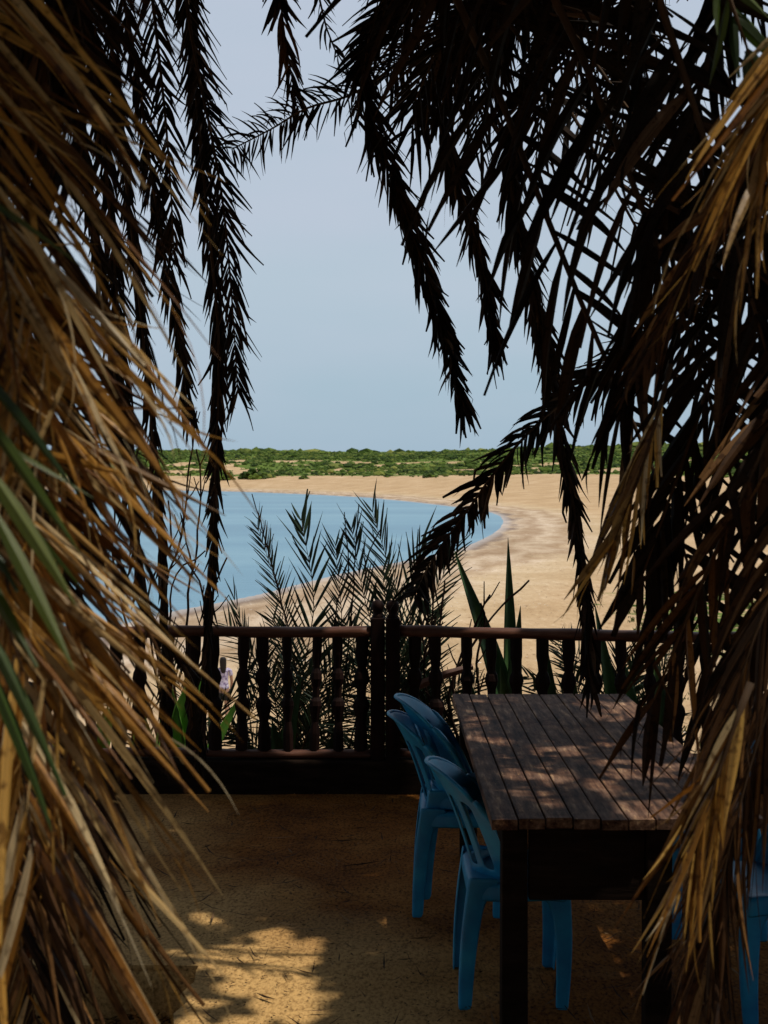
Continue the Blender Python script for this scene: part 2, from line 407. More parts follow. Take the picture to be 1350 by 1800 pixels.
    b.inputs['Roughness'].default_value = .95; b.inputs['Specular IOR Level'].default_value = .1
    bp = n.new('ShaderNodeBump'); bp.inputs['Strength'].default_value = .5; bp.inputs['Distance'].default_value = .15
    l.new(s.outputs['Fac'], bp.inputs['Height']); l.new(bp.outputs[0], b.inputs['Normal'])
    return m
M_beach = beach_mat()

def water_mat():
    m, n, l, b, out = new_mat('bay_water')
    tcx = n.new('ShaderNodeTexCoord')
    mp = n.new('ShaderNodeMapping'); mp.inputs['Scale'].default_value = (.3, 1.0, 1)
    l.new(tcx.outputs['Object'], mp.inputs[0])
    a = n.new('ShaderNodeTexNoise'); a.inputs['Scale'].default_value = .035; a.inputs['Detail'].default_value = 10; a.inputs['Roughness'].default_value = .68; l.new(mp.outputs[0], a.inputs['Vector'])
    r = ramp(n, [(.38, (.085, .205, .295)), (.5, (.105, .24, .33)), (.62, (.15, .29, .37))]); l.new(a.outputs['Fac'], r.inputs['Fac'])
    l.new(r.outputs[0], b.inputs['Base Color'])
    w = n.new('ShaderNodeTexNoise'); w.inputs['Scale'].default_value = 1.6; w.inputs['Detail'].default_value = 6; l.new(mp.outputs[0], w.inputs['Vector'])
    bp = n.new('ShaderNodeBump'); bp.inputs['Strength'].default_value = .55; bp.inputs['Distance'].default_value = .12
    l.new(w.outputs['Fac'], bp.inputs['Height']); l.new(bp.outputs[0], b.inputs['Normal'])
    b.inputs['Roughness'].default_value = .28; b.inputs['Specular IOR Level'].default_value = .35; b.inputs['IOR'].default_value = 1.33
    return m
M_water = water_mat()
def scrub_variation(m):
    n, l = m.node_tree.nodes, m.node_tree.links; b = n['Principled BSDF']; src = b.inputs['Base Color'].links[0].from_socket
    tcx = n.new('ShaderNodeTexCoord'); nz = n.new('ShaderNodeTexNoise'); nz.inputs['Scale'].default_value = .045; nz.inputs['Detail'].default_value = 6; nz.inputs['Roughness'].default_value = .65
    l.new(tcx.outputs['Object'], nz.inputs['Vector']); r = ramp(n, [(.36, (.42, .50, .50)), (.50, (.9, .9, .85)), (.64, (1.45, 1.25, 1.1))]); l.new(nz.outputs['Fac'], r.inputs['Fac'])
    mu = n.new('ShaderNodeMix'); mu.data_type = 'RGBA'; mu.blend_type = 'MULTIPLY'; mu.inputs[0].default_value = 1
    l.new(src, mu.inputs[6]); l.new(r.outputs[0], mu.inputs[7]); l.new(mu.outputs[2], b.inputs['Base Color']); return m
M_scrub = leaf_mat('scrub_leaf', [(0, (.025, .045, .012)), (.4, (.06, .105, .018)), (.7, (.10, .155, .026)), (1, (.17, .20, .05))], trans=0, rough=.8, spec=.1, spots=False)
scrub_variation(M_scrub)

# ------------------------------------------------------------------ terrain, beach, water
H = 6.0; WL = CAMZ - H
def shore_px(px, py):
    d = H * FPX / (py - 840.0)
    return ((px - 675) / FPX * d, d)
shore = [shore_px(*q) for q in ((100, 1135), (200, 1100), (300, 1075), (390, 1058), (450, 1046), (520, 1028), (600, 1008), (700, 988), (760, 977), (806, 966), (838, 952),
         (863, 940), (878, 929), (885, 917), (879, 907), (863, 901), (820, 894), (781, 889), (730, 883), (650, 875), (560, 870), (450, 865.5), (380, 863.5), (300, 862.5), (200, 862))]
poly = [(-9000, -200), (-60, 30)] + shore + [(-300, 690), (-700, 760), (-2500, 1400), (-9000, 2600)]
pa = np.array(poly)
def signed_dist(X, Y):
    d = np.full(X.shape, 1e9); inside = np.zeros(X.shape, bool); k = len(pa)
    for i in range(k):
        ax, ay = pa[i]; bx, by = pa[(i+1) % k]
        dx, dy = bx-ax, by-ay
        t = np.clip(((X-ax)*dx + (Y-ay)*dy) / (dx*dx+dy*dy), 0, 1)
        d = np.minimum(d, np.hypot(X-ax-t*dx, Y-ay-t*dy))
        c = ((ay > Y) != (by > Y)) & (X < (bx-ax)*(Y-ay)/((by-ay) if by != ay else 1e-9) + ax)
        inside ^= c
    return np.where(inside, -d, d)
def sm(a, b, x):
    t = np.clip((x-a)/(b-a), 0, 1); return t*t*(3-2*t)
def vnoise(X, Y, s, seed=0):
    """smooth value noise on arrays"""
    r = np.random.default_rng(seed).random((256, 256)); x, y = X/s, Y/s
    xi, yi = np.floor(x).astype(int), np.floor(y).astype(int); fx, fy = x-xi, y-yi
    fx, fy = fx*fx*(3-2*fx), fy*fy*(3-2*fy)
    g = lambda a, b: r[a & 255, b & 255]
    return (g(xi, yi)*(1-fx)+g(xi+1, yi)*fx)*(1-fy) + (g(xi, yi+1)*(1-fx)+g(xi+1, yi+1)*fx)*fy
def scrub_start(X, Y):
    """distance from the water at which the scrub begins"""
    ang = np.arctan2(X, Y)
    return 62 + 22*vnoise(X, Y, 60, 3) + 30*sm(.02, .14, ang) + 0*X
def dune_patch(X, Y, S):
    ss = scrub_start(X, Y); a = np.arctan2(X, Y)
    p = vnoise(X, Y, 24, 21)*.55 + vnoise(X, Y, 8, 22)*.45
    bias = .13*sm(.035, .05, a)*(1-sm(.11, .14, a)) + .10*sm(-.125, -.115, a)*(1-sm(-.105, -.095, a))
    return sm(.60, .66, p + bias)*sm(8, 20, S-ss)*(1-sm(90, 130, S-ss))
def terrain_z(X, Y, S):
    R = np.hypot(X, Y)
    a = .006 + .085*sm(120, 560, R)
    z = WL + np.where(S > 0, np.minimum(a*S, a*75 + .02*np.maximum(S-75, 0)), .04*S)
    z = np.maximum(z, WL - 3)
    ss = scrub_start(X, Y)
    hill = sm(0, 190, S-ss)*9.2*sm(150, 600, R) + sm(0, 40, S-ss)*1.2*(.3+vnoise(X, Y, 22, 5))*sm(100, 300, R)
    hill += sm(10, 120, S-ss)*(vnoise(X, Y, 90, 8)-.5)*5*sm(200, 500, R)
    hill = hill + sm(120, 420, S-ss)*2.5*sm(-.05, .25, np.arctan2(X, Y))
    z = z + hill
    z = z + np.where(S > 1, ((vnoise(X, Y, 4, 1)-.5)*.10 + (vnoise(X, Y, 1.3, 2)-.5)*.03)*sm(3, 14, S), 0) + .12*sm(0, 4, S)
    # bank the terrace stands on
    bank = 1 - sm(8.6, 19, np.where(Y > 0, R, 0))
    zb = -0.55 + (vnoise(X, Y, 1.1, 4)-.5)*.12
    return z*(1-bank) + zb*bank
ang = np.concatenate([np.linspace(-180, -40, 29)[:-1], np.linspace(-40, -17, 40)[:-1], np.linspace(-17, 17, 420)[:-1], np.linspace(17, 40, 40)[:-1], np.linspace(40, 180, 29)])
rad = np.concatenate([[0, 4, 8], np.geomspace(8.5, 60, 120), np.geomspace(61, 500, 150), np.geomspace(505, 1500, 220), np.geomspace(1550, 9000, 12)])
A, R = np.meshgrid(np.radians(ang), rad)
TX, TY = R*np.sin(A), R*np.cos(A)
TS = signed_dist(TX, TY); TZ = terrain_z(TX, TY, TS)
nr, na = TX.shape
verts = np.stack([TX, TY, TZ], -1).reshape(-1, 3)
ii = np.arange(nr*na).reshape(nr, na)
quads = np.stack([ii[:-1, :-1], ii[:-1, 1:], ii[1:, 1:], ii[1:, :-1]], -1).reshape(-1, 4)[:, ::-1]
me = bpy.data.meshes.new('beach')
me.from_pydata(verts.tolist(), [], quads.tolist())
me.materials.append(M_beach)
me.polygons.foreach_set('use_smooth', [True]*len(me.polygons))
at = me.attributes.new('shore', 'FLOAT', 'POINT'); at.data.foreach_set('value', TS.reshape(-1).astype(np.float32))
SS = scrub_start(TX, TY)
RR = np.hypot(TX, TY)
veg = .62*sm(-6, 14, TS-SS)*sm(90, 200, RR)
veg = veg - .75*dune_patch(TX, TY, TS)
near_green = sm(7.5, 13, TX)*sm(22, 30, RR)*(1-sm(60, 80, RR))*.30 + sm(2.5, 5, TX-.02*RR)*sm(9, 12, RR)*(1-sm(20, 30, RR))*.20
veg = veg + np.where(TX > 0, near_green, 0)
av = me.attributes.new('veg', 'FLOAT', 'POINT'); av.data.foreach_set('value', veg.reshape(-1).astype(np.float32))
beach = bpy.data.objects.new('beach', me); COL.objects.link(beach)
tag(beach, 'pale sand beach curving round the bay with low dunes', None, kind='structure')

w = MB()
w.v = [(-12000, -500, WL), (4000, -500, WL), (4000, 9000, WL), (-12000, 9000, WL)]; w.face((0, 1, 2, 3))
tag(w.build('water', M_water), 'calm pale blue water of the bay', None, kind='structure')

# ------------------------------------------------------------------ terrace floor with the broken-out corner
def terrace():
    mb = MB(); nx, ny = 120, 130
    xs = np.linspace(-6, 6, nx+1); ys = np.linspace(-5, 8.05, ny+1)
    hx0, hx1, hy0, hy1 = -1.6, -.69, 3.7, 5.0
    xs[np.argmin(abs(xs-hx0))] = hx0; xs[np.argmin(abs(xs-hx1))] = hx1
    ys[np.argmin(abs(ys-hy0))] = hy0; ys[np.argmin(abs(ys-hy1))] = hy1
    idx = {}
    for j, y in enumerate(ys):
        for i, x in enumerate(xs):
            xx, yy = x, y
            on = (abs(x-hx1) < 1e-6 and hy0 <= y <= hy1) or (abs(y-hy1) < 1e-6 and hx0 <= x <= hx1)
            if on:
                xx += noise.noise(Vector((x*9, y*9, 0)))*.05; yy += noise.noise(Vector((x*9, y*9, 5)))*.03
            z = noise.noise(Vector((x*1.3, y*1.3, 1)))*.012 if not on else .0
            idx[i, j] = len(mb.v); mb.v.append((xx, yy, z))
    hole = lambda x, y: hx0 < x < hx1 and hy0 < y < hy1
    low = {}
    for j in range(ny):
        for i in range(nx):
            cx, cy = (xs[i]+xs[i+1])/2, (ys[j]+ys[j+1])/2
            q = [(i, j), (i+1, j), (i+1, j+1), (i, j+1)]
            if not hole(cx, cy): mb.face([idx[k] for k in q])
            else:
                r = []
                for k in q:
                    if k not in low:
                        x, y, z = mb.v[idx[k]]
                        low[k] = len(mb.v); mb.v.append((x, y, -.20 + .05*noise.noise(Vector((x*5, y*5, 9)))))
                    r.append(low[k])
                mb.face(r)
                for a, b_, c in ((0, 1, (cx, cy-.12)), (1, 2, (cx+.12, cy)), (2, 3, (cx, cy+.12)), (3, 0, (cx-.12, cy))):
                    if not hole(*c):
                        mb.face([idx[q[a]], r[a], r[b_], idx[q[b_]]])
    # skirt down to the bank
    for (x0, y0, x1, y1) in ((-6, 8.05, 6, 8.05), (-6, -5, -6, 8.05), (6, 8.05, 6, -5), (6, -5, -6, -5)):
        b = len(mb.v); mb.v += [(x0, y0, .0), (x1, y1, .0), (x1, y1, -1.2), (x0, y0, -1.2)]; mb.face((b, b+1, b+2, b+3))
    o = mb.build('terrace_floor', M_floor, smooth=False)
    tag(o, 'sandy concrete terrace floor strewn with dry leaf bits', None, kind='structure')
terrace()

# dry bits lying on the floor
M_litter = leaf_mat('litter_bits', [(0, (.02, .011, .006)), (.6, (.07, .035, .015)), (1, (.25, .15, .07))], trans=0, rough=.8, spec=.1, spots=False)
lit = MB()
def bit(x, y, z, L, wd, a, tilt):
    b = len(lit.v); c, s = math.cos(a), math.sin(a)
    for u, v in ((-L, -wd*.4), (0, -wd), (L, 0), (0, wd)):
        lit.v.append((x + u*c - v*s, y + u*s + v*c, z + abs(u)*tilt*random.random() + .003))
    lit.face((b, b+1, b+2, b+3))
for i in range(17000):
    x, y = random.uniform(-2.4, 2.6), random.uniform(3.4, 7.7)
    if noise.noise(Vector((x*1.6, y*1.6, 3))) + random.uniform(-.5, .35) < -.1: continue
    pit = -1.6 < x < -.72 and 3.7 < y < 4.97
    k = random.random()
    lit_r = (random.uniform(.003, .011), random.uniform(.0012, .0045)) if k < .95 else (random.uniform(.015, .07), random.uniform(.0012, .003))
    bit(x, y, (-.195 if pit else .012), lit_r[0], lit_r[1], random.uniform(0, 6.3), .4)
for i in range(240):
    x, y = random.uniform(-1.6, 1.6), random.uniform(4.2, 7.6)
    if not (-1.6 < x < -.72 and y < 4.97): bit(x, y, .013, random.uniform(.03, .13), random.uniform(.002, .006), random.uniform(0, 6.3), .12)
for i in range(1500):
    x, y = random.uniform(-1.5, -.71), random.uniform(3.9, 4.98)
    bit(x, y, -.19 + random.random()*.05*(1 if x > -.95 else .4), random.uniform(.008, .03), random.uniform(.003, .008), random.uniform(0, 6.3), .9)
tag(lit.build('leaf_litter', M_litter), 'small dry leaf bits scattered over the terrace floor', 'litter', kind='stuff')

# ------------------------------------------------------------------ distant scrub (one mass)
def ico1():
    t = (1+5**.5)/2
    v = np.array([(-1,t,0),(1,t,0),(-1,-t,0),(1,-t,0),(0,-1,t),(0,1,t),(0,-1,-t),(0,1,-t),(t,0,-1),(t,0,1),(-t,0,-1),(-t,0,1)], float)
    f = [(0,11,5),(0,5,1),(0,1,7),(0,7,10),(0,10,11),(1,5,9),(5,11,4),(11,10,2),(10,7,6),(7,1,8),(3,9,4),(3,4,2),(3,2,6),(3,6,8),(3,8,9),(4,9,5),(2,4,11),(6,2,10),(8,6,7),(9,8,1)]
    v /= np.linalg.norm(v, axis=1)[:, None]; v = v.tolist(); cache = {}; nf = []
    def mid(a, b):
        k = (min(a, b), max(a, b))
        if k not in cache:
            m = np.array(v[a])+np.array(v[b]); m /= np.linalg.norm(m); cache[k] = len(v); v.append(m.tolist())
        return cache[k]
    for a, b, c in f:
        x, y, z = mid(a, b), mid(b, c), mid(c, a); nf += [(a,x,z),(b,y,x),(c,z,y),(x,y,z)]
    return np.array(v), np.array(nf)
IV, IF = ico1()
IF0 = np.array([(0,11,5),(0,5,1),(0,1,7),(0,7,10),(0,10,11),(1,5,9),(5,11,4),(11,10,2),(10,7,6),(7,1,8),(3,9,4),(3,4,2),(3,2,6),(3,6,8),(3,8,9),(4,9,5),(2,4,11),(6,2,10),(8,6,7),(9,8,1)])
def blob_mesh(name, centres, radii, mat, squash=.7, IV=IV, IF=IF):
    n = len(centres); V = np.empty((n*len(IV), 3)); F = np.empty((n*len(IF), 3), int)
    for i in range(n):
        q = IV*(1+rng.uniform(-.32, .32, (len(IV), 1)))
        r = radii[i]
        V[i*len(IV):(i+1)*len(IV)] = q*np.array([r*rng.uniform(.8, 1.5), r*rng.uniform(.8, 1.3), r*squash*rng.uniform(.7, 1.2)]) + centres[i]
        F[i*len(IF):(i+1)*len(IF)] = IF + i*len(IV)
    me = bpy.data.meshes.new(name); me.from_pydata(V.tolist(), [], F.tolist()); me.materials.append(mat); me.uv_layers.new(name='UVMap')
    o = bpy.data.objects.new(name, me); COL.objects.link(o); return o
cand = []
N = 260000
th = rng.uniform(-.36, .36, N); rr = np.sqrt(rng.uniform(180**2, 1350**2, N))
cx, cy = rr*np.sin(th), rr*np.cos(th)
S_ = signed_dist(cx, cy); ss_ = scrub_start(cx, cy)
pt = vnoise(cx, cy, 26, 21)*.6 + vnoise(cx, cy, 9, 22)*.4
keep = (S_ > ss_-4) & (dune_patch(cx, cy, S_) < .3 + .5*(rng.random(N) > .93)) & (rng.random(N) < .25 + .9*sm(0, 30, S_-ss_))
keep &= (S_-ss_ < 480)
cx, cy, S_, rr = cx[keep], cy[keep], S_[keep], rr[keep]
cz = terrain_z(cx, cy, S_)
rad_ = (.45 + .9*rng.random(len(cx))**2)*(1+ .9*(rng.random(len(cx)) > .97))*(.7+.6*vnoise(cx, cy, 14, 31))*np.where(S_-scrub_start(cx, cy) > 300, 1.9, 1)
sel = rng.permutation(len(cx))[:36000]
print('scrub', len(cx), len(sel))
o = blob_mesh('scrub', np.stack([cx, cy, cz+rad_*.3], -1)[sel], rad_[sel], M_scrub, .8, IV[:12], IF0)
tag(o, 'green coastal scrub covering the low dunes beyond the beach', 'scrub', kind='stuff')

def shrub(label, px, py, d, wpx, hpx, seed, group=None):
    """a low bush far away on the sand: leaf clumps round short stems"""
    r0 = np.random.default_rng(seed); c = P(px, py, d); w_ = wpx/FPX*d/2; h_ = hpx/FPX*d
    t = thing('shrub', label, 'shrub', (0, 0, 0), group=group)
    n = 46; cs = []; rs = []
    z0 = float(terrain_z(np.array([c.x]), np.array([c.y]), signed_dist(np.array([c.x]), np.array([c.y])))[0])
    for i in range(n):
        a = r0.uniform(0, 6.28); q = r0.random()**.6
        cs.append((c.x + w_*q*math.cos(a), c.y + w_*q*math.sin(a)*.8, z0 + h_*(1-q*q)*r0.uniform(.3, 1)))
        rs.append(w_*r0.uniform(.10, .24))
    o = blob_mesh('foliage', np.array(cs), rs, M_scrub, .8); o.parent = t
    st = MB()
    for k in range(5):
        a = k*1.25; st.tube([(c.x, c.y, z0-.2), (c.x + w_*.5*math.cos(a), c.y + w_*.4*math.sin(a), z0 + h_*.6)], [w_*.04, w_*.02], 5)
    st.build('stem', M_twig, t)
    settle(t, (c.x, c.y, z0))
shrub('small bright green bush alone on the far beach sand right of centre', 757, 846, 560, 26, 7, 3)
shrub('dark green rounded bush at the dune edge beside the bare sandy gully', 452, 832, 690, 60, 16, 4)
shrub('squat dark bush at the dune edge left of the bare sandy gully', 392, 834, 690, 40, 15, 5)
shrub('tiny low green bush at the top of the beach left of centre', 534, 838, 660, 18, 6, 6)

# ------------------------------------------------------------------ palms
def leaflet(mb, p, D, L, wd, grav, twist, fold=.25, segs=5, curl=0.0, bend=None, mat=0, torn=False):
    D = D.normalized(); p = Vector(p)
    side = D.cross(Vector((random.uniform(-.3, .3), -1, random.uniform(-.3, .3))))
    if side.length < .05: side = D.orthogonal()
    side.normalize()
    side = (side*math.cos(twist) + D.cross(side)*math.sin(twist)).normalized()
    b = len(mb.v); ds = L/segs
    cv = Vector((random.uniform(-1, 1), random.uniform(-1, 1), random.uniform(-1, 1)))*curl
    cut = 1.0
    for i in range(segs+1):
        t = i/segs
        prof = (.42 + .58*min(t/.22, 1)) * (1 - max(0, (t-.45)/.55)**1.4*.93)
        if torn and i == segs: prof = .35
        hw = wd*.5*prof
        nrm = D.cross(side)
        mb.v.append(tuple(p + side*hw + nrm*hw*fold*2)); mb.v.append(tuple(p)); mb.v.append(tuple(p - side*hw + nrm*hw*fold*2))
        p = p + D*ds
        D = (D + Vector((0, 0, -1))*grav/segs + cv/segs).normalized()
        if bend and i == bend[0]: D = (D + bend[1]).normalized()
        side = (side - D*side.dot(D)).normalized()
    for i in range(segs):
        a = b + i*3; t0, t1 = i/segs, (i+1)/segs
        mb.face((a, a+1, a+4, a+3), mat, [(0, t0), (.5, t0), (.5, t1), (0, t1)])
        mb.face((a+1, a+2, a+5, a+4), mat, [(.5, t0), (1, t0), (1, t1), (.5, t1)])

def frond(parent, pts, n=60, L=.35, wd=.022, a0=60, a1=22, grav=.6, N=(0, -1, 0), mat=M_dark, rmat=M_rachis, r0=.014, jit=.18, twist=1.0,
          start=.12, gap=0.0, curl=.25, taper=.6, lift=.0, sides=(1, 1), cull=None, fold=.25, segs=5, label=None, broken=.08, wvar=(.7, 1.25), fray=0.0):
    R_ = spline(pts, n+1)
    k = n
    rm = MB()
    m0 = max(2, int(len(R_)/3))
    rp_ = spline(R_, m0) if len(R_) > m0 else R_
    if cull:
        rp2 = []
        for q in rp_:
            if cull(q): break
            rp2.append(q)
        rp_ = rp2
    if len(rp_) < 2: return None
    rm.tube(rp_, [r0*(1-.85*i/(m0-1)) for i in range(len(rp_))], 6)
    fo = rm.build('frond', rmat, parent, smooth=True)
    if label: fo['label'] = label
    lm = MB(); N = Vector(N).normalized()
    for i in range(n+1):
        t = i/n
        if t < start: continue
        T = (R_[min(i+1, n)] - R_[max(i-1, 0)]).normalized()
        S = T.cross(N).normalized()
        ang_ = math.radians(a0 + (a1-a0)*t)
        env = min(1, .45 + (t-start)/.18) * (1 - taper*max(0, (t-.25)/.75)**1.6)
        for si, sd in enumerate((-1, 1)):
            if random.random() < gap or random.random() > sides[si]: continue
            q = R_[i] + (R_[min(i+1, n)]-R_[i])*random.uniform(-.4, .4)
            if cull and cull(q): continue
            aa = ang_*(1 + random.uniform(-jit, jit)*1.6)
            D = T*math.cos(aa) + S*sd*math.sin(aa) + N*(lift + random.uniform(-jit, jit)*1.3)
            ll = L*env*random.uniform(.55, 1.18)
            if cull and cull(q + D.normalized()*ll): continue
            bd = (random.randint(1, segs-1), Vector((random.uniform(-1, 1), random.uniform(-1, 1), random.uniform(-1.4, .2)))) if random.random() < broken else None
            gv = grav*random.uniform(.4, 1.5)
            leaflet(lm, q, D, ll, wd*random.uniform(*wvar), gv, random.uniform(-twist, twist), fold, segs, curl, bd, torn=random.random() < .3)
            if random.random() < fray:      # split threads and curled shreds beside the blade
                for _ in range(random.randint(1, 3)):
                    u_ = random.uniform(.15, .85); J = Vector((random.uniform(-1, 1), random.uniform(-1, 1), random.uniform(-1, 1)))
                    leaflet(lm, q + D.normalized()*ll*u_ + Vector((0, 0, -1))*gv*ll*u_*u_*.5, (D.normalized() + J*.16), ll*random.uniform(.15, .55), wd*random.uniform(.10, .28), gv + .3,
                            random.uniform(-1.5, 1.5), .2, 6, random.uniform(.2, 1.1))
    if lm.f: lm.build('leaflets', mat, fo)
    return fo

def trunk(parent, base, top, r0, r1, boots=True, seed=1):
    rs = random.Random(seed)
    mb = MB(); b, t = Vector(base), Vector(top); n = 26; nn = 16; b0 = 0
    for i in range(n+1):
        u = i/n; c = b.lerp(t, u) + Vector((.05*math.sin(u*3), .03*math.sin(u*2), 0))
        for j in range(nn):
            a = 2*math.pi*j/nn; r = (r0 + (r1-r0)*u)*(1 + .10*noise.noise(Vector((j*.9, i*.8, seed))))*(1.15 if i == 0 else 1)
            mb.v.append((c.x + r*math.cos(a), c.y + r*math.sin(a), c.z))
    for i in range(n):
        for j in range(nn):
            a, c = i*nn+j, i*nn+(j+1) % nn; mb.face((a, c, c+nn, a+nn))
    mb.face([n*nn+j for j in range(nn)])
    if boots:
        k = 0; hgt = (t-b).length
        z = .15
        while z < hgt-.05:
            for j in range(9):
                a = 2*math.pi*(j+.5*(k % 2))/9 + rs.uniform(-.12, .12); u = z/hgt
                c = b.lerp(t, u) + Vector((.05*math.sin(u*3), .03*math.sin(u*2), 0)); r = r0+(r1-r0)*u
                o = Vector((math.cos(a), math.sin(a), 0)); s = Vector((-o.y, o.x, 0)); h_ = rs.uniform(.10, .17); e = rs.uniform(.03, .08); w0 = rs.uniform(.05, .08)
                bb = len(mb.v); zc = Vector((0, 0, rs.uniform(-.03, .03)))
                pts = [c+o*(r-.02)-s*w0+zc, c+o*(r-.02)+s*w0+zc, c+o*(r+e)+s*w0*.6+Vector((0, 0, h_))+zc, c+o*(r+e)-s*w0*.6+Vector((0, 0, h_))+zc,
                       c+o*(r+e-.03)+s*w0*.6+Vector((0, 0, h_+.01))+zc, c+o*(r+e-.03)-s*w0*.6+Vector((0, 0, h_+.01))+zc, c+o*(r-.03)-s*w0+Vector((0, 0, h_*.3))+zc, c+o*(r-.03)+s*w0+Vector((0, 0, h_*.3))+zc]
                mb.v += [tuple(q) for q in pts]
                mb.face((bb, bb+1, bb+2, bb+3)); mb.face((bb+3, bb+2, bb+4, bb+5)); mb.face((bb+1, bb+7, bb+4, bb+2)); mb.face((bb, bb+3, bb+5, bb+6))
            z += .12; k += 1
    return mb.build('trunk', M_bark, parent)

# where the sun reaches through the crowns (world regions), used to leave real gaps in the foliage overhead
def lit_zone(g):
    """g: where a sun ray meets the floor plane; True where the sun gets through"""
    x, y = g.x, g.y
    if (-.24 < x < .10 and 4.2 < y < 5.4) or (-.36 < x < .02 and 5.3 < y < 6.4): return False
    f = noise.noise(Vector((x*2.4, y*1.9, 2.3))) + .7*noise.noise(Vector((x*7, y*5, 5.1)))
    r_ = math.hypot((x+.50)/.42, (y-4.62)/.92)
    if f + .95*(1-r_) > .26 and not (x < -.70 and 4.4 < y < 5.05) and r_ < 2: return True
    if -.4 < x < .9 and 4.1 < y < 7.2 and noise.noise(Vector((x*5.5, y*4.2, 7))) > .42: return True
    hx, hy = x + SUN.x/SUN.z*.75, y + SUN.y/SUN.z*.75
    if .3 < hx < 1.2 and 4.1 < hy < 6.4 and noise.noise(Vector((hx*4.2, hy*2.6, 4.0))) + .5*noise.noise(Vector((hx*11, hy*8, 1.0))) > .16: return True
    for z in (.5, .9, 1.3, 1.7, 2.0, 2.4):
        mx_, my_ = x + SUN.x/SUN.z*z, y + SUN.y/SUN.z*z
        if -.62 < mx_ < -.06 and 1.15 < my_ < 2.25 and x > -1.13 and z < 2.1: return True
        if .30 < mx_ < .80 and 1.5 < my_ < 2.5 and z < 1.4: return True
        if .36 < mx_ < .75 and 1.5 < my_ < 2.3 and z > 1.6: return True
        if .45 < mx_ < 1.15 and 2.3 < my_ < 3.7 and 1.2 < z < 2.2 and noise.noise(Vector((x*4.5, y*3.0, 15))) > .18: return True
    ax_, ay_ = x + SUN.x/SUN.z*.4, y + SUN.y/SUN.z*.4
    if -2.3 < ax_ < -.95 and 8.1 < ay_ < 9.1: return True
    if -1.0 < ax_ < 1.8 and 8.4 < ay_ < 9.4 and noise.noise(Vector((ax_*3.5, ay_*3.5, 12))) > .0: return True
    nx_, ny_ = x + SUN.x/SUN.z*.93, y + SUN.y/SUN.z*.93
    if 7.6 < ny_ < 8.0 and noise.noise(Vector((nx_*2.5, 0, 9))) > .12: return True
    return False
def sun_gap(q):
    q = Vector(q); return lit_zone(q - SUN*(q.z/SUN.z)) and random.random() < .97
def cull_top(q): return in_frame(q, 60) or sun_gap(q)

def crown(parent, centre, nf, reach, seed, spread=(0, 6.283), wd=.04, L=.55, zrise=.5, mat=M_dark):
    """the mass of fronds above the picture: one part"""
    st = random.getstate(); random.seed(seed)
    lm = MB(); c = Vector(centre)
    for k in range(nf):
        a = spread[0] + (spread[1]-spread[0])*(k+random.uniform(-.35, .35))/nf
        rl = reach*random.uniform(.75, 1.08); rise = zrise*random.uniform(.2, 1.6)
        d = Vector((math.cos(a), math.sin(a), 0))
        pts = [c + Vector((0, 0, random.uniform(-.1, .3))), c + d*rl*.35 + Vector((0, 0, rise*.9)), c + d*rl*.7 + Vector((0, 0, rise*.95)), c + d*rl + Vector((0, 0, rise*.4))]
        n = 46; R_ = spline(pts, n+1); prev = None
        run = []
        for q in R_:
            if in_frame(q, 60): break
            run.append(q)
        if len(run) > 3: lm.tube(run[::3] if len(run) > 8 else run, .018, 5, mat=1)
        for i in range(4, n+1):
            T = (R_[min(i+1, n)]-R_[i-1]).normalized(); S = T.cross(Vector((0, 0, 1))).normalized()
            for sd in (-1, 1):
                aa = math.radians(62-30*i/n)*random.uniform(.8, 1.2)
                D = T*math.cos(aa)+S*sd*math.sin(aa)+Vector((0, 0, random.uniform(-.3, .25)))
                ll = L*random.uniform(.7, 1.1)*(1-.5*(i/n)**3)
                mid_ = R_[i]+D.normalized()*ll*.5; tip = R_[i]+D.normalized()*ll+Vector((0, 0, -.15))
                if in_frame(R_[i], 60) or in_frame(mid_, 60) or in_frame(tip, 60): continue
                if sun_gap(mid_): continue
                leaflet(lm, R_[i], D, ll, wd*random.uniform(.8, 1.2), .5, random.uniform(-.6, .6), .15, 3, .1)
    random.setstate(st)
    return lm.build('crown', [mat, M_rachis], parent)

# --- left near palm -------------------------------------------------
random.seed(21)
pA = thing('palm_tree', 'palm at the left edge with long sunlit tan leaves sweeping down across the picture', 'palm tree')
CA = Vector((-1.12, 3.0, 3.35))
trunk(pA, (-1.16, 3.05, -.05), CA, .27, .23, seed=3)
crown(pA, CA, 90, 4.2, 5, zrise=1.5, wd=.07, L=.65)
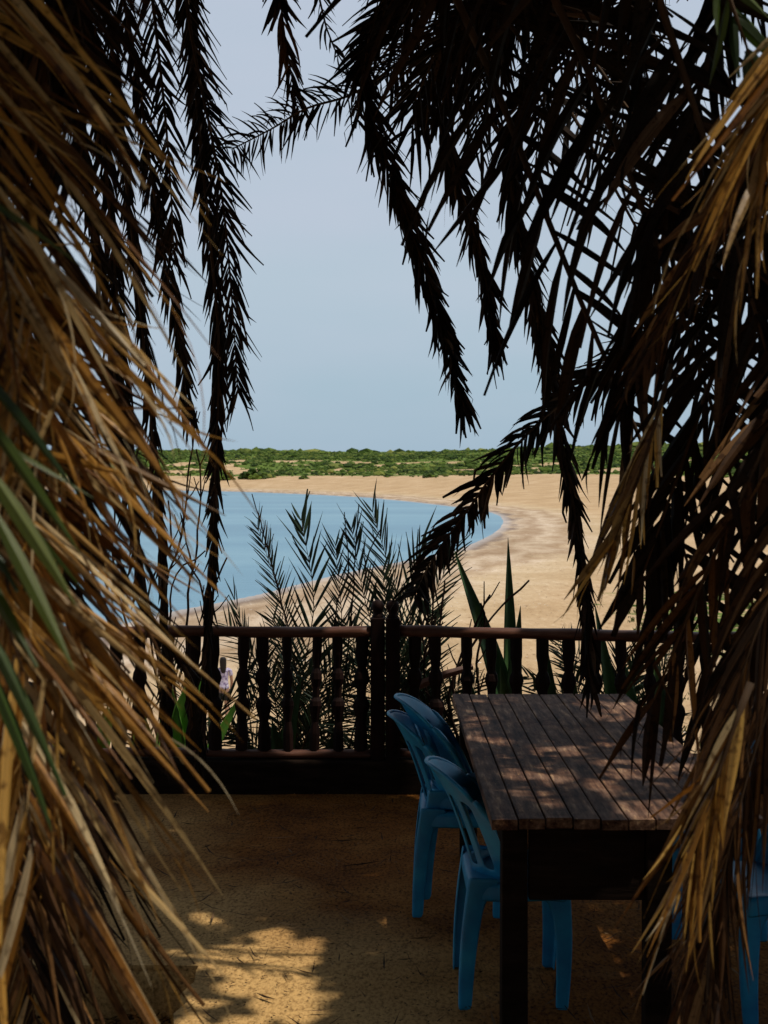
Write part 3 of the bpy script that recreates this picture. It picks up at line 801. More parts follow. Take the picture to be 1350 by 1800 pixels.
# lit hanging fronds close to the camera; rachis beyond the left border, leaflets falling to the right
left_specs = [
    # pts (px,py,d), L, n, material
    ([(-200, -480, 1.9), (-110, -200, 1.8), (-40, 150, 1.7), (10, 480, 1.62), (40, 800, 1.6)], .58, 60, M_tan, .42, .014),
    ([(-420, -300, 2.1), (-220, 100, 1.9), (-110, 500, 1.8), (-20, 850, 1.72), (40, 1180, 1.7)], .62, 60, M_tan, .36, .016),
    ([(-180, 0, 1.8), (-80, 200, 1.7), (10, 400, 1.66), (80, 620, 1.62)], .42, 26, M_tan, .40, .013),
    ([(-440, 200, 2.0), (-210, 560, 1.85), (-80, 880, 1.75), (10, 1180, 1.7), (60, 1500, 1.66)], .56, 60, M_tan, .30, .016),
    ([(-330, 560, 1.75), (-140, 780, 1.65), (-30, 980, 1.6), (40, 1180, 1.56)], .44, 36, M_tan, .30, .014),
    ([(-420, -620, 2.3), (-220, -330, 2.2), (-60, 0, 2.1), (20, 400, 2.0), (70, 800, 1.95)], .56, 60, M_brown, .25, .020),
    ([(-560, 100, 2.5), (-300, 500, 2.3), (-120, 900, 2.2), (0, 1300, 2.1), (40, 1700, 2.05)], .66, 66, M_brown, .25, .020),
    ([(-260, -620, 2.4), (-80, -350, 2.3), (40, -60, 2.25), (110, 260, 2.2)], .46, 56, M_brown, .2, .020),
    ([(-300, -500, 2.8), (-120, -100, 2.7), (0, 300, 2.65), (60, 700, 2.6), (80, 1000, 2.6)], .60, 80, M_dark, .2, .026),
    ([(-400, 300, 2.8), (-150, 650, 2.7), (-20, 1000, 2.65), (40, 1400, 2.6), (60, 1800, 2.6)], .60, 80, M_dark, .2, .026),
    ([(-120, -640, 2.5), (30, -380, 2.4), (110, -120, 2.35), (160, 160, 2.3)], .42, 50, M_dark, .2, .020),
    ([(-260, 560, 1.9), (-80, 780, 1.8), (30, 980, 1.75), (110, 1180, 1.7), (150, 1320, 1.7)], .40, 40, M_tan, .28, .016),
    ([(-260, 300, 1.9), (-60, 480, 1.85), (40, 640, 1.8), (110, 800, 1.8)], .40, 34, M_tan, .34, .015),
    ([(-150, 900, 2.2), (-20, 1180, 2.1), (30, 1450, 2.1), (50, 1750, 2.1)], .42, 44, M_tan, .2, .015),
]
for pts, L, n, mt, st_, wd_ in left_specs:
    w_ = [P(*q) for q in pts]
    frond(pA, [CA, CA.lerp(w_[0], .55) + Vector((0, 0, .25))] + w_, n=int(n*2.7), L=L, wd=wd_*.92, a0=31, a1=23, grav=.15, wvar=(.30, 1.25), fray=.55, mat=mt, jit=.09, twist=1.2,
          start=st_, curl=.13, taper=.30, fold=.28, segs=10, r0=.010, sides=(.45, 1), broken=.24)
# green leaves low on the left border
for pts, L in (([(-280, 60, 1.62), (-130, 340, 1.50), (-50, 640, 1.42), (-10, 900, 1.38)], .34), ([(-280, 460, 1.55), (-120, 740, 1.45), (-50, 1050, 1.40), (-30, 1350, 1.36)], .30)):
    w_ = [P(*q) for q in pts]
    frond(pA, [CA, CA.lerp(w_[0], .5)] + w_, n=46, L=L, wd=.014, a0=31, a1=22, grav=.15, mat=M_green, jit=.08, twist=.8, start=.45, curl=.08, taper=.4, segs=7, sides=(.6, .75), broken=0,
          label='living green frond among the dry ones')
settle(pA, (-1.16, 3.05, 0))

# --- far left palm: dark plumes hanging in front of the railing ----------------
random.seed(33)
pB = thing('palm_tree', 'palm whose long dead brown plumes hang in front of the railing at left', 'palm tree')
CB = Vector((-2.75, 6.0, 5.4))
trunk(pB, (-2.95, 6.1, -.05), CB, .25, .2, seed=5)
crown(pB, CB, 90, 4.6, 8, zrise=.7, wd=.07, L=.65)
B_specs = [
    # hanging: px,py ; depth ; L ; a0,a1 ; grav
    ([(255, -300), (318, -60), (338, 90), (352, 250), (372, 450), (384, 600), (380, 800), (372, 1000), (362, 1180), (352, 1320)], 7.2, .26, 34, 9, .5, 120, .016),
    ([(300, -260), (325, -20), (345, 110), (372, 240), (392, 360), (404, 480), (412, 590), (418, 690)], 7.0, .34, 42, 20, .35, 84, .013),
    ([(150, -300), (205, -60), (240, 120), (265, 300), (292, 470), (318, 620), (332, 735)], 6.6, .26, 34, 14, .45, 84, .014),
    ([(130, -260), (185, 0), (215, 260), (240, 480), (262, 700), (278, 880), (288, 1050), (286, 1230), (290, 1330)], 7.0, .22, 26, 8, .5, 110, .015),
    ([(240, -300), (262, -60), (275, 60), (290, 200), (300, 330), (306, 450)], 6.4, .30, 46, 20, .35, 60, .013),
    ([(60, -300), (130, -60), (170, 150), (195, 400), (215, 640), (225, 860)], 6.3, .28, 32, 12, .5, 84, .015),
    ([(30, -200), (120, 150), (180, 500), (220, 800), (250, 1040), (282, 1110), (326, 1180), (338, 1260)], 5.4, .24, 20, 8, .5, 90, .013),
]
for pts, d, L, a0, a1, g, n, wd in B_specs:
    w_ = [P(x, y, d + .15*math.sin(i)) for i, (x, y) in enumerate(pts)]
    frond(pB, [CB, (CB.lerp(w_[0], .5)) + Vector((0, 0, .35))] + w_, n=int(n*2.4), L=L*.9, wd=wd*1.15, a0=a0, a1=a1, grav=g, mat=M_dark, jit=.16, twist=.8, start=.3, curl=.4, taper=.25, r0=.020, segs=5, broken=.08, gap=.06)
settle(pB, (-2.95, 6.1, 0))

# --- right far palm: crown across the top, plumes in the centre ---------------
random.seed(44)
pC = thing('palm_tree', 'palm with a dense black crown at top right and plumes drooping towards the centre', 'palm tree')
CC = Vector((2.7, 6.6, 5.5))
trunk(pC, (2.95, 6.8, -.05), CC, .26, .22, seed=7)
crown(pC, CC, 90, 4.8, 13, zrise=.7, wd=.07, L=.65)
C_specs = [
    # centre plume
    ([(950, -160), (760, -60), (650, 60), (640, 150), (672, 260), (712, 370), (745, 470), (778, 580), (798, 650), (815, 715)], 6.2, .30, 36, 13, .4, 110, .017, 1.25),
    # arc reaching left with hanging leaflets
    ([(1000, -60), (800, 20), (700, 110), (620, 165), (540, 190), (480, 225), (432, 250), (408, 262)], 6.6, .26, 66, 50, .9, 90, .010, 1.2),
    # small plume at the top
    ([(420, -420), (440, -250), (470, -120), (490, -20), (500, 60), (512, 130), (522, 190)], 6.4, .30, 42, 16, .3, 70, .018, 1.1),
    # second plume
    ([(1050, -150), (880, -40), (800, 90), (770, 190), (800, 300), (830, 400), (855, 500), (872, 610)], 6.0, .27, 34, 13, .4, 90, .017, 1.1),
    # stroke from the top down to the hub
    ([(520, -300), (548, -100), (566, 20), (590, 90), (622, 140)], 6.4, .20, 32, 22, .5, 34, .012, 1),
    # lower right plume that tips over the water
    ([(1250, 500), (1130, 600), (1010, 690), (930, 760), (870, 830), (820, 900), (775, 960), (745, 1010), (730, 1045)], 5.6, .26, 40, 28, .8, 100, .017, 1.15),
    ([(1150, -150), (1010, 30), (920, 170), (900, 330), (930, 480), (960, 620), (985, 760), (1010, 900), (1028, 1040), (1036, 1190)], 6.0, .28, 30, 9, .5, 120, .018, 1),
    ([(820, -260), (740, -120), (680, -20), (650, 60), (635, 150), (628, 210)], 5.9, .24, 60, 36, .9, 40, .011, .7),
]
for pts, d, L, a0, a1, g, n, wd, dm in C_specs:
    w_ = [P(x, y, d + .15*math.sin(i*1.3)) for i, (x, y) in enumerate(pts)]
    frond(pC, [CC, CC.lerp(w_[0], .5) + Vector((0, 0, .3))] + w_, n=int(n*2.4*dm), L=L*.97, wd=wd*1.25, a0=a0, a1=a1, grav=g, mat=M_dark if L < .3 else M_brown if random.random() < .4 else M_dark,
          jit=.22, twist=1.3, start=.25, curl=.45, taper=.3, r0=.020, segs=5, broken=.12, gap=.06)
# dense crown mass filling the top right
for k in range(19):
    x0 = random.uniform(900, 1260); y0 = random.uniform(-260, -40)
    dx = random.uniform(-420, -80); ln = random.uniform(280, 520)
    d = random.uniform(5.2, 7.4)
    dx = max(dx, 690 - x0)
    if x0 + dx < 880: ln = min(ln, 240 + .9*max(0, x0 + dx - 690))
    pts = [(x0, y0), (x0 + dx*.4, y0 + ln*.25), (x0 + dx*.8, y0 + ln*.6), (x0 + dx, y0 + ln)]
    w_ = [P(x, y, d) for x, y in pts]
    frond(pC, [CC.lerp(w_[0], .2)] + w_, n=70, L=random.uniform(.3, .45), wd=.019, a0=55, a1=25, grav=.5, mat=M_dark, N=(random.uniform(-.5, .5), -1, random.uniform(-.4, .6)),
          jit=.25, twist=1.3, start=.1, curl=.3, taper=.3, r0=.02, segs=4, broken=.1)
settle(pC, (2.95, 6.8, 0))

# --- right near palm: big leaflets ---------------------------------------
random.seed(55)
pD = thing('palm_tree', 'palm at the right edge, broad black leaflets and tan strips hanging over the table', 'palm tree')
CD = Vector((1.2, 3.0, 3.45))
trunk(pD, (1.22, 3.05, -.05), CD, .24, .22, seed=9)
crown(pD, CD, 90, 4.2, 17, zrise=1.5, wd=.07, L=.65)
D_specs = [
    # rachis running down right, broad leaflets either side   pts, d, L, a0,a1, grav, n, wd, mat
    ([(780, -200), (860, 120), (930, 300), (1000, 480), (1060, 620), (1120, 760), (1180, 900), (1225, 1040), (1260, 1180)], 3.6, .46, 52, 34, .45, 44, .030, M_dark),
    ([(900, -250), (1000, 40), (1080, 240), (1150, 420), (1215, 600), (1270, 780), (1310, 950), (1350, 1100)], 3.3, .46, 55, 35, .45, 42, .030, M_dark),
    ([(1080, -260), (1160, 0), (1230, 220), (1300, 450), (1370, 700)], 3.0, .46, 55, 35, .4, 34, .030, M_dark),
    ([(820, -260), (940, -40), (1060, 130), (1180, 300), (1300, 470), (1420, 640)], 4.6, .42, 58, 38, .3, 60, .020, M_dark),
    ([(700, -160), (860, 0), (980, 160), (1080, 330), (1180, 520), (1260, 700)], 4.8, .40, 55, 32, .4, 66, .018, M_dark),
    # fronds entering from the right border, sweeping down left
    ([(1560, -100), (1430, 180), (1340, 420), (1260, 640), (1190, 840), (1130, 1010)], 3.2, .42, 30, 18, .4, 40, .028, M_dark),
    ([(1620, 250), (1480, 480), (1380, 700), (1290, 900), (1210, 1080), (1150, 1230)], 2.9, .40, 30, 16, .5, 40, .026, M_brown),
    ([(1580, 500), (1450, 760), (1370, 960), (1310, 1160), (1270, 1380), (1250, 1600), (1240, 1800)], 2.7, .36, 26, 12, .6, 52, .022, M_brown),
    ([(1350, -300), (1290, -60), (1230, 160), (1180, 360), (1130, 560), (1090, 720)], 3.5, .34, 26, 14, .4, 40, .030, M_dark),
]
for pts, d, L, a0, a1, g, n, wd, mt in D_specs:
    w_ = [P(x, y, d + .08*math.sin(i*1.7)) for i, (x, y) in enumerate(pts)]
    frond(pD, [CD.lerp(w_[0], .3)] + w_, n=int(n*1.05), L=L, wd=wd*1.05, gap=.06, wvar=(.45, 1.2), fray=.12, a0=a0, a1=a1, grav=g, mat=mt, jit=.16, twist=.9, start=.1, curl=.18, taper=.3, r0=.016, segs=6, broken=.08)
# tan strips
T_specs = [
    ([(1480, -80), (1420, 40), (1375, 150), (1340, 250)], 2.0, .30, 18, 9, .25, 15, .017, M_tan),
    ([(1390, 960), (1350, 1060), (1315, 1150), (1290, 1240)], 2.3, .28, 15, 9, .12, 11, .018, M_brown),
    ([(1320, 1200), (1282, 1300), (1250, 1400), (1222, 1500)], 2.1, .29, 12, 8, .12, 9, .022, M_tan),
    ([(1420, 1000), (1370, 1180), (1320, 1340), (1280, 1500), (1250, 1650)], 2.5, .34, 18, 10, .2, 22, .018, M_brown),
    ([(1180, 640), (1150, 750), (1110, 880), (1080, 950)], 2.9, .22, 12, 10, .1, 7, .030, M_tan),
    ([(1330, 180), (1270, 330), (1210, 470), (1150, 600)], 2.7, .22, 14, 10, .1, 9, .030, M_brown),
]
for pts, d, L, a0, a1, g, n, wd, mt in T_specs:
    w_ = [P(x, y, d) for x, y in pts]
    frond(pD, w_, n=int(n*1.6), L=L, wd=wd*.82, a0=a0, a1=a1, grav=g+.15, mat=mt, jit=.11, twist=1.2, start=.1, curl=.22, wvar=(.3, 1.05), fray=.7, taper=.2, r0=.006, segs=7, broken=.15,
          label='bundle of bleached tan leaf strips' if mt is M_tan else None)
w_ = [P(1250, -90, 2.15), P(1275, -10, 2.15), P(1305, 70, 2.15), P(1330, 130, 2.15)]
frond(pD, w_, n=5, L=.15, wd=.020, a0=34, a1=16, grav=.1, mat=M_green, jit=.1, start=.1, r0=.006, label='fresh yellow green leaf tip')
settle(pD, (1.22, 3.05, 0))

# --- unseen palms added beside and behind the viewpoint to keep stray light out ----------------
for (ex, ey, ez, lab, sd_) in ((-.35, -2.7, 4.2, 'added unseen palm behind the viewpoint, its skirt of dead fronds blocking light', 12),
                               (-3.7, 1.6, 4.6, 'added unseen skirted palm blocking light from the left side of the terrace', 15),
                               (3.9, 2.2, 4.6, 'added unseen skirted palm blocking light from the right side of the terrace', 17)):
    random.seed(sd_)
    pE = thing('palm_tree', lab, 'palm tree')
    CE = Vector((ex+.05, ey+.1, ez))
    trunk(pE, (ex, ey, -.05), CE, .27, .23, seed=sd_)
    crown(pE, CE, 54, 4.2, 19+sd_, zrise=.6, wd=.08)
    for k in range(34):
        a = 2*math.pi*k/34; q = Vector((math.cos(a), math.sin(a), 0)); q = Vector((q.x, q.y*.7, 0)) if sd_ == 12 else Vector((q.x*.5, q.y*1.1, 0)); rr0 = random.uniform(1.2, 2.2)
        frond(pE, [CE, CE + q*rr0*.6 + Vector((0, 0, .3)), CE + q*rr0 + Vector((0, 0, -.8)), CE + q*(rr0+.25) + Vector((0, 0, -2.3)), CE + q*(rr0+.2) + Vector((0, 0, -3.9))],
              n=44, L=.55, wd=.05, a0=55, a1=35, grav=.5, N=q, mat=M_dark, segs=3, cull=lambda p: in_frame(p, 60) and p.y > 0)
    settle(pE, (ex, ey, 0))

# unseen loose leaflets added to the crowns to block sun outside the chosen gaps
from mathutils.bvhtree import BVHTree
import bmesh
crowns = [o for o in bpy.data.objects if o.name.split('.')[0] == 'crown' and o.parent]
random.seed(101)
for o in crowns:
    off = o.parent.location; bm = bmesh.new(); bm.from_mesh(o.data); dl = []
    for f in bm.faces:
        c = f.calc_center_median() + off
        if lit_zone(c - SUN*(c.z/SUN.z)) or any(lit_zone((v.co+off) - SUN*((v.co+off).z/SUN.z)) for v in list(f.verts)[::2]): dl.append(f)
    bmesh.ops.delete(bm, geom=dl, context='FACES'); bm.to_mesh(o.data); bm.free()
for ps in range(4):
    V_, F_ = [], []
    for o in crowns:
        b = len(V_); off = o.parent.location
        V_ += [v.co + off for v in o.data.vertices]; F_ += [tuple(b+i for i in p.vertices) for p in o.data.polygons]
    bvh = BVHTree.FromPolygons(V_, F_); fills = {o.name: MB() for o in crowns}; cnt = 0
    for gx in np.arange(-4.2, 2.6, .055):
        for gy in np.arange(3.2, 9.4, .055):
            g = Vector((gx + random.uniform(-.025, .025), gy + random.uniform(-.025, .025), 0))
            if lit_zone(g): continue
            if bvh.ray_cast(g + SUN*(2.4/SUN.z), SUN, 12)[0] is not None: continue
            zt_ = max(3.7, 1.8 + .385*max(g.y, 0) + .25) + random.uniform(0, .7)
            q = g + SUN*(zt_/SUN.z)
            while in_frame(q, 90): q = q + SUN*.2
            a = random.uniform(0, 6.28); D = Vector((math.cos(a), math.sin(a), random.uniform(-.1, .1))); L_ = random.uniform(.2, .34)
            if ps < 3 and random.random() < .6: continue
            ok = all(not lit_zone((q + D*L_*t) - SUN*((q + D*L_*t).z/SUN.z)) for t in (-.5, .5))
            if not ok: L_ = .1
            tgt = min(crowns, key=lambda c: (c.parent.location.xy - q.xy).length)
            b0 = len(fills[tgt.name].v)
            leaflet(fills[tgt.name], q - D*L_*.5, D, L_, .09, .1, math.pi/2 + random.uniform(-.2, .2), .1, 2, .05)
            cnt += 1
    print('fill', ps, cnt)
    for o in crowns:
        f = fills[o.name]
        if not f.v: continue
        off = o.parent.location; f.v = [tuple(Vector(v) - off) for v in f.v]
        tmp = f.build('tmp', M_dark); bm = bmesh.new(); bm.from_mesh(o.data); bm.from_mesh(tmp.data); bm.to_mesh(o.data); bm.free()
        tm = tmp.data; bpy.data.objects.remove(tmp); bpy.data.meshes.remove(tm)

# ------------------------------------------------------------------ kerb, railing
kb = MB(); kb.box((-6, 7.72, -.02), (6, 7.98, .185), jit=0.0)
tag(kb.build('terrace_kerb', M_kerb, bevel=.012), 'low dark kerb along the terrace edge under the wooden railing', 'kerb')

def baluster(x, y, z0, z1, parent, rz):
    mb = MB(); h = z1-z0
    prof = [(0, .036), (.16, .036), (.18, .034), (.26, .024), (.34, .036), (.40, .046), (.44, .040), (.47, .025), (.56, .028), (.63, .043), (.68, .037), (.72, .024), (.80, .030), (.84, .035), (1, .035)]
    n = 8; b = 0
    jx = random.uniform(-.014, .014); lean = random.uniform(-.02, .02); sc = random.uniform(.82, 1.18)
    for u, r in prof:
        for j in range(n):
            a = 2*math.pi*(j+.5)/n
            # boards sawn to a turned outline: full width, thinner front to back
            px, py = r*sc*.92*math.cos(a)/math.cos(math.pi/8), r*.75*math.sin(a)/math.cos(math.pi/8)
            mb.v.append((x+jx+lean*u + px*math.cos(rz) - py*math.sin(rz), y + px*math.sin(rz) + py*math.cos(rz), z0 + u*h))
    for i in range(len(prof)-1):
        for j in range(n):
            a, c = i*n+j, i*n+(j+1) % n; mb.face((a, c, c+n, a+n))
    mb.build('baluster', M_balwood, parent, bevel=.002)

def post(x, y, parent, z1=1.0):
    mb = MB(); mb.box((x-.040, y-.045, .18), (x+.040, y+.045, z1), jit=.001)
    p = mb.build('post', M_balwood, parent, bevel=.005)
    f = MB(); prof = [(.0, .030), (.012, .034), (.02, .027), (.03, .026), (.04, .030), (.055, .035), (.075, .037), (.095, .028), (.105, .010)]
    for u, r in prof:
        for j in range(14):
            a = 2*math.pi*j/14; f.v.append((x + r*math.cos(a), y + r*math.sin(a), z1-.004+u))
    for i in range(len(prof)-1):
        for j in range(14):
            a, c = i*14+j, i*14+(j+1) % 14; f.face((a, c, c+14, a+14))
    f.face([(len(prof)-1)*14+j for j in range(14)])
    f.build('finial', M_balwood, p, smooth=True)

def railing(a, b, label, n, post_at, first=None):
    t = thing('wooden_railing', label, 'railing', group='sections of the wooden terrace railing')
    ax, ay = a; bx, by = b; rz = math.atan2(by-ay, bx-ax); L = math.hypot(bx-ax, by-ay)
    def rail(name, z, r, mat, sy=1.0, h=1.0, fl=False):
        mb = MB(); k = 60; nn = 10
        for i in range(k+1):
            u = i/k; x, y = ax+(bx-ax)*u, ay+(by-ay)*u
            wv = noise.noise(Vector((x*1.5, z*7, 3)))*.014
            for j in range(nn):
                q = 2*math.pi*j/nn; rr_ = r*(1+.22*noise.noise(Vector((x*4, j*.8, z*5))))
                c, s = math.cos(q), math.sin(q)
                mb.v.append((x - s*0 - math.sin(rz)*c*rr_*sy, y + math.cos(rz)*c*rr_*sy, z + wv + s*rr_*h))
        for i in range(k):
            for j in range(nn):
                p_, c_ = i*nn+j, i*nn+(j+1) % nn; mb.face((p_, p_+nn, c_+nn, c_))
        mb.face(list(range(nn))); mb.face([k*nn+j for j in range(nn)][::-1])
        mb.build(name, mat, t, smooth=True)
    rail('top_rail', .915, .034, M_railwood, 1.25, .95)
    rail('bottom_rail', .215, .026, M_railwood, 1.6, 1.0)
    for i in range(n):
        u = (i+.6)/n; baluster(ax+(bx-ax)*u, ay+(by-ay)*u, .225, .895, t, rz)
    for p in post_at: post(p[0], p[1], t)
    settle(t, (ax, ay, .185))
xL = (664-675)/FPX*7.82; xR = (690.5-675)/FPX*7.82
random.seed(3)
railing((-3.6, 7.86), (xL-.037, 7.82), 'left run of wooden railing behind the hanging dark palm plumes', 25, [(xL, 7.82), (-3.64, 7.86)])
railing((xR+.037, 7.82), (3.3, 7.30), 'right run of wooden railing behind the table', 22, [(xR, 7.80), (3.34, 7.29)])

# ------------------------------------------------------------------ table
random.seed(8)
tb = thing('wooden_table', 'weathered brown plank table with blue chairs tucked along its sides', 'table')
TX0, TX1, TY0, TY1, TZ1 = .325, 1.16, 4.12, 6.52, .765
x = TX0; k = 0
nb = 10; bw = (TX1-TX0)/nb
for k in range(nb):
    mb = MB()
    x0, x1 = TX0 + bw*k + .003, TX0 + bw*(k+1) - .003
    ny_ = 24
    e0, e1 = TY0 + random.uniform(-.008, .01), TY1 + random.uniform(-.012, .012); zt = TZ1 + random.uniform(-.002, .002)
    for i in range(ny_+1):
        y = e0 + (e1-e0)*i/ny_; wz = .0015*noise.noise(Vector((k*7, y*2, 0))); wx = .0012*noise.noise(Vector((k*3, y*6, 4)))
        for xx, zz in ((x0+wx, zt-.032), (x1+wx, zt-.032), (x1+wx, zt-.002), (x1-.003+wx, zt+wz), (x0+.003+wx, zt+wz), (x0+wx, zt-.002)):
            mb.v.append((xx, y, zz))
    for i in range(ny_):
        for j in range(6):
            a, c = i*6+j, i*6+(j+1) % 6; mb.face((a, c, c+6, a+6))
    mb.face([0, 5, 4, 3, 2, 1]); mb.face([ny_*6+j for j in range(6)])
    mb.build('plank', M_table, tb)
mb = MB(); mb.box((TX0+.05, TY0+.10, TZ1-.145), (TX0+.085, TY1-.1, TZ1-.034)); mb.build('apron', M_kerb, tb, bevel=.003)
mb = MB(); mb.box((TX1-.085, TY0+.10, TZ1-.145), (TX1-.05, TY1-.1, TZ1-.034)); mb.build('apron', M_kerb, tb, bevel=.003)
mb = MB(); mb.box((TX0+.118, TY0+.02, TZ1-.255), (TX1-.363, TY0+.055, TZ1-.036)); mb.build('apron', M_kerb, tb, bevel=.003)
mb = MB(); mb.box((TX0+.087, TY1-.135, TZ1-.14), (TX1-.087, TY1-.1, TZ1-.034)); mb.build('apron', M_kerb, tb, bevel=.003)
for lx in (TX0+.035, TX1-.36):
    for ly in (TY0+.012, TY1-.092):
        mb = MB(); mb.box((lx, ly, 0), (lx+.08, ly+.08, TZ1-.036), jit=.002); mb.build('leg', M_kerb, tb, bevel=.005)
settle(tb, (.74, 5.3, 0))

# ------------------------------------------------------------------ blue plastic chair (faces +X at rotation 0; origin under the rear legs' mid-point)
def chair_proto():
    t = thing('plastic_chair', 'blue', 'chair')
    # backrest: concave sheet with an arched top and upright slots
    mb = MB(); nu, nv = 26, 22; idx = {}
    Wd = .205
    def pt(u, v):
        top = .375*(1 - .25*abs(u)**3)
        z = .43 + v*top
        wtop = Wd*(1 + .10*v - .10*v*v)
        y = u*wtop
        x = .055 - .10*v - .03*v*v + .165*(u*u)*(1 - .10*v) - (.025*v**6)
        return (x, y, z)
    for j in range(nv+1):
        for i in range(nu+1):
            idx[i, j] = len(mb.v); mb.v.append(pt(2*i/nu-1, j/nv))
    for j in range(nv):
        for i in range(nu):
            v = (j+.5)/nv; col_ = i
            slot = 3 <= i <= 22 and ((i-3) % 4 in (1, 2)) and .10 < v < .74
            if slot: continue
            mb.face((idx[i, j], idx[i+1, j], idx[i+1, j+1], idx[i, j+1]))
    mb.build('backrest', M_plastic, t, smooth=True, solid=.006, subsurf=1)
    # rolled top lip
    lip = MB(); pts = [Vector(pt(u, 1.0)) + Vector((-.006, 0, .002)) for u in np.linspace(-1, 1, 25)]
    lip.tube(pts, .0075, 8); lip.build('back_rim', M_plastic, t, smooth=True)
    # side rims running down into the rear legs
    for sd in (-1, 1):
        s = MB(); pts = [Vector(pt(sd, v)) + Vector((0, sd*.004, 0)) for v in np.linspace(0, 1, 16)]
        s.tube(pts, [.013]*15+[.008], 8); s.build('side_rim', M_plastic, t, smooth=True)
    # seat with dished middle and turned-down apron
    st = MB(); n = 16; idx = {}
    for j in range(n+1):
        for i in range(n+1):
            u, v = 2*i/n-1, j/n      # u across (y), v front-back (x)
            x = .035 + .34*v; wv_ = .195 + .015*math.sin(v*3)
            e = max(abs(u), 2*abs(v-.5))
            z = .435 - .012*(1-u*u)*(1-(2*v-1)**2) - .012*max(0, v-.85)/.15 + .006*v
            idx[i, j] = len(st.v); st.v.append((x - .02*abs(u)**3*(v > .5)*v, u*wv_, z))
    for j in range(n):
        for i in range(n): st.face((idx[i, j], idx[i+1, j], idx[i+1, j+1], idx[i, j+1]))
    ring = [(i, 0) for i in range(n)] + [(n, j) for j in range(n)] + [(i, n) for i in range(n, 0, -1)] + [(0, j) for j in range(n, 0, -1)]
    prev = [idx[r] for r in ring]
    for dz, grow in ((-.012, .006), (-.062, .008)):
        cur = []
        for r in ring:
            x, y, z = st.v[idx[r]]; c = Vector((x-.205, y, 0)); c = c*(1+grow/max(c.length, .01))
            arch = .018*math.sin(math.pi*((y/.39)+.5)) if dz < -.02 else 0
            cur.append(len(st.v)); st.v.append((c.x+.205, c.y, z+dz+arch))
        for q in range(len(ring)):
            q2 = (q+1) % len(ring); st.face((prev[q], cur[q], cur[q2], prev[q2]))
        prev = cur
    st.build('seat', M_plastic, t, smooth=True, solid=.005, subsurf=1)
    # legs: L-shaped tapering shells
    def leg(fx, fy, tx, ty, sx, sy, wt, ztop):
        lg = MB(); m = 14
        for i in range(m+1):
            u = i/m; z = ztop*(1-u)
            e = (1-u)
            flare = wt*max(0, 1-u*4.2)**1.6
            wx_ = .042 + .026*e + flare; wy_ = .034 + .012*e
            cx = tx + (fx-tx)*u - sx*.010*math.sin(u*3.14); cy = ty + (fy-ty)*u
            lg.v += [(cx + sx*wx_, cy, z), (cx + sx*.01, cy, z), (cx, cy + 0*sy, z), (cx, cy - sy*.01, z), (cx, cy - sy*wy_, z)]
        for i in range(m):
            for j in range(4):
                a = i*5+j; lg.face((a, a+1, a+6, a+5))
        lg.build('leg', M_plastic, t, smooth=True, solid=.007, subsurf=1)
    for sy in (-1, 1):
        leg(.0, sy*.20, .035, sy*.207, 1, sy, .055, .455)
        leg(.365, sy*.20, .372, sy*.192, -1, sy, .05, .415)
    return t
random.seed(5)
ch = chair_proto()
ch.location = (.255, 4.77, 0)
ch['label'] = 'single blue plastic chair nearest the camera at the left side of the table'
ch['group'] = 'blue plastic chairs around the table'
def chair(x, y, z, rz, label):
    c = copy_tree(ch); c.location = (x, y, z); c.rotation_euler = (0, 0, rz); c['label'] = label; return c
chair(.125, 5.74, 0, math.radians(-2), 'lower blue plastic chair of the nested pair left of the table')
chair(.155, 5.76, .068, math.radians(-1), 'upper blue plastic chair of the nested pair left of the table')
chair(1.54, 4.62, 0, math.radians(182), 'blue plastic chair at the right side of the table, leg showing at the bottom edge')
chair(1.50, 5.45, 0, math.radians(176), 'blue plastic chair behind the right palm, seat edge showing under the table')
chair(-1.95, 6.45, 0, math.radians(20), 'blue plastic chair at far left, glimpsed through the tan palm leaves')

# ------------------------------------------------------------------ plants behind the railing
def ground_z(x, y):
    a, b = np.array([x]), np.array([y]); return float(terrain_z(a, b, signed_dist(a, b))[0])

random.seed(66)
def young_palm(label, x, y, specs, mat=M_young, low=14):
    z0 = ground_z(x, y); t = thing('young_palm', label, 'young palm', group='young palms behind the railing')
    st = MB(); st.tube([(x, y, z0-.1), (x, y, z0+.25)], [.07, .05], 8); st.build('stem', M_bark, t)
    for (mx_, my_, tx, ty, d, L, n, wd, a0, a1, g) in specs:
        tip = P(tx, ty, d); mid = P(mx_, my_, d)
        base = Vector((x, y, z0+.2))
        frond(t, [base, base.lerp(mid, .55) + Vector((0, 0, .12)), mid, tip], n=n, L=L*(1.25 if wd < .012 else 1), wd=wd*(1.5 if wd < .012 else 1), a0=a0, a1=a1, grav=g, mat=mat, jit=.12, twist=1.2, start=.30, curl=.14, taper=.45, r0=.008, segs=4, broken=.04)
    for k in range(low):
        a = random.uniform(0, 6.28); r_ = random.uniform(.25, .6); base = Vector((x, y, z0+.15))
        tip = base + Vector((r_*math.cos(a), r_*.5*math.sin(a)-.05, random.uniform(.35, 1.15)))
        frond(t, [base, base.lerp(tip, .5) + Vector((0, 0, .12)), tip], n=44, L=.26, wd=.014, a0=58, a1=28, grav=.3, mat=mat, jit=.2, twist=1.3, start=.15, curl=.2, taper=.4, r0=.007, segs=4)
    settle(t, (x, y, z0))
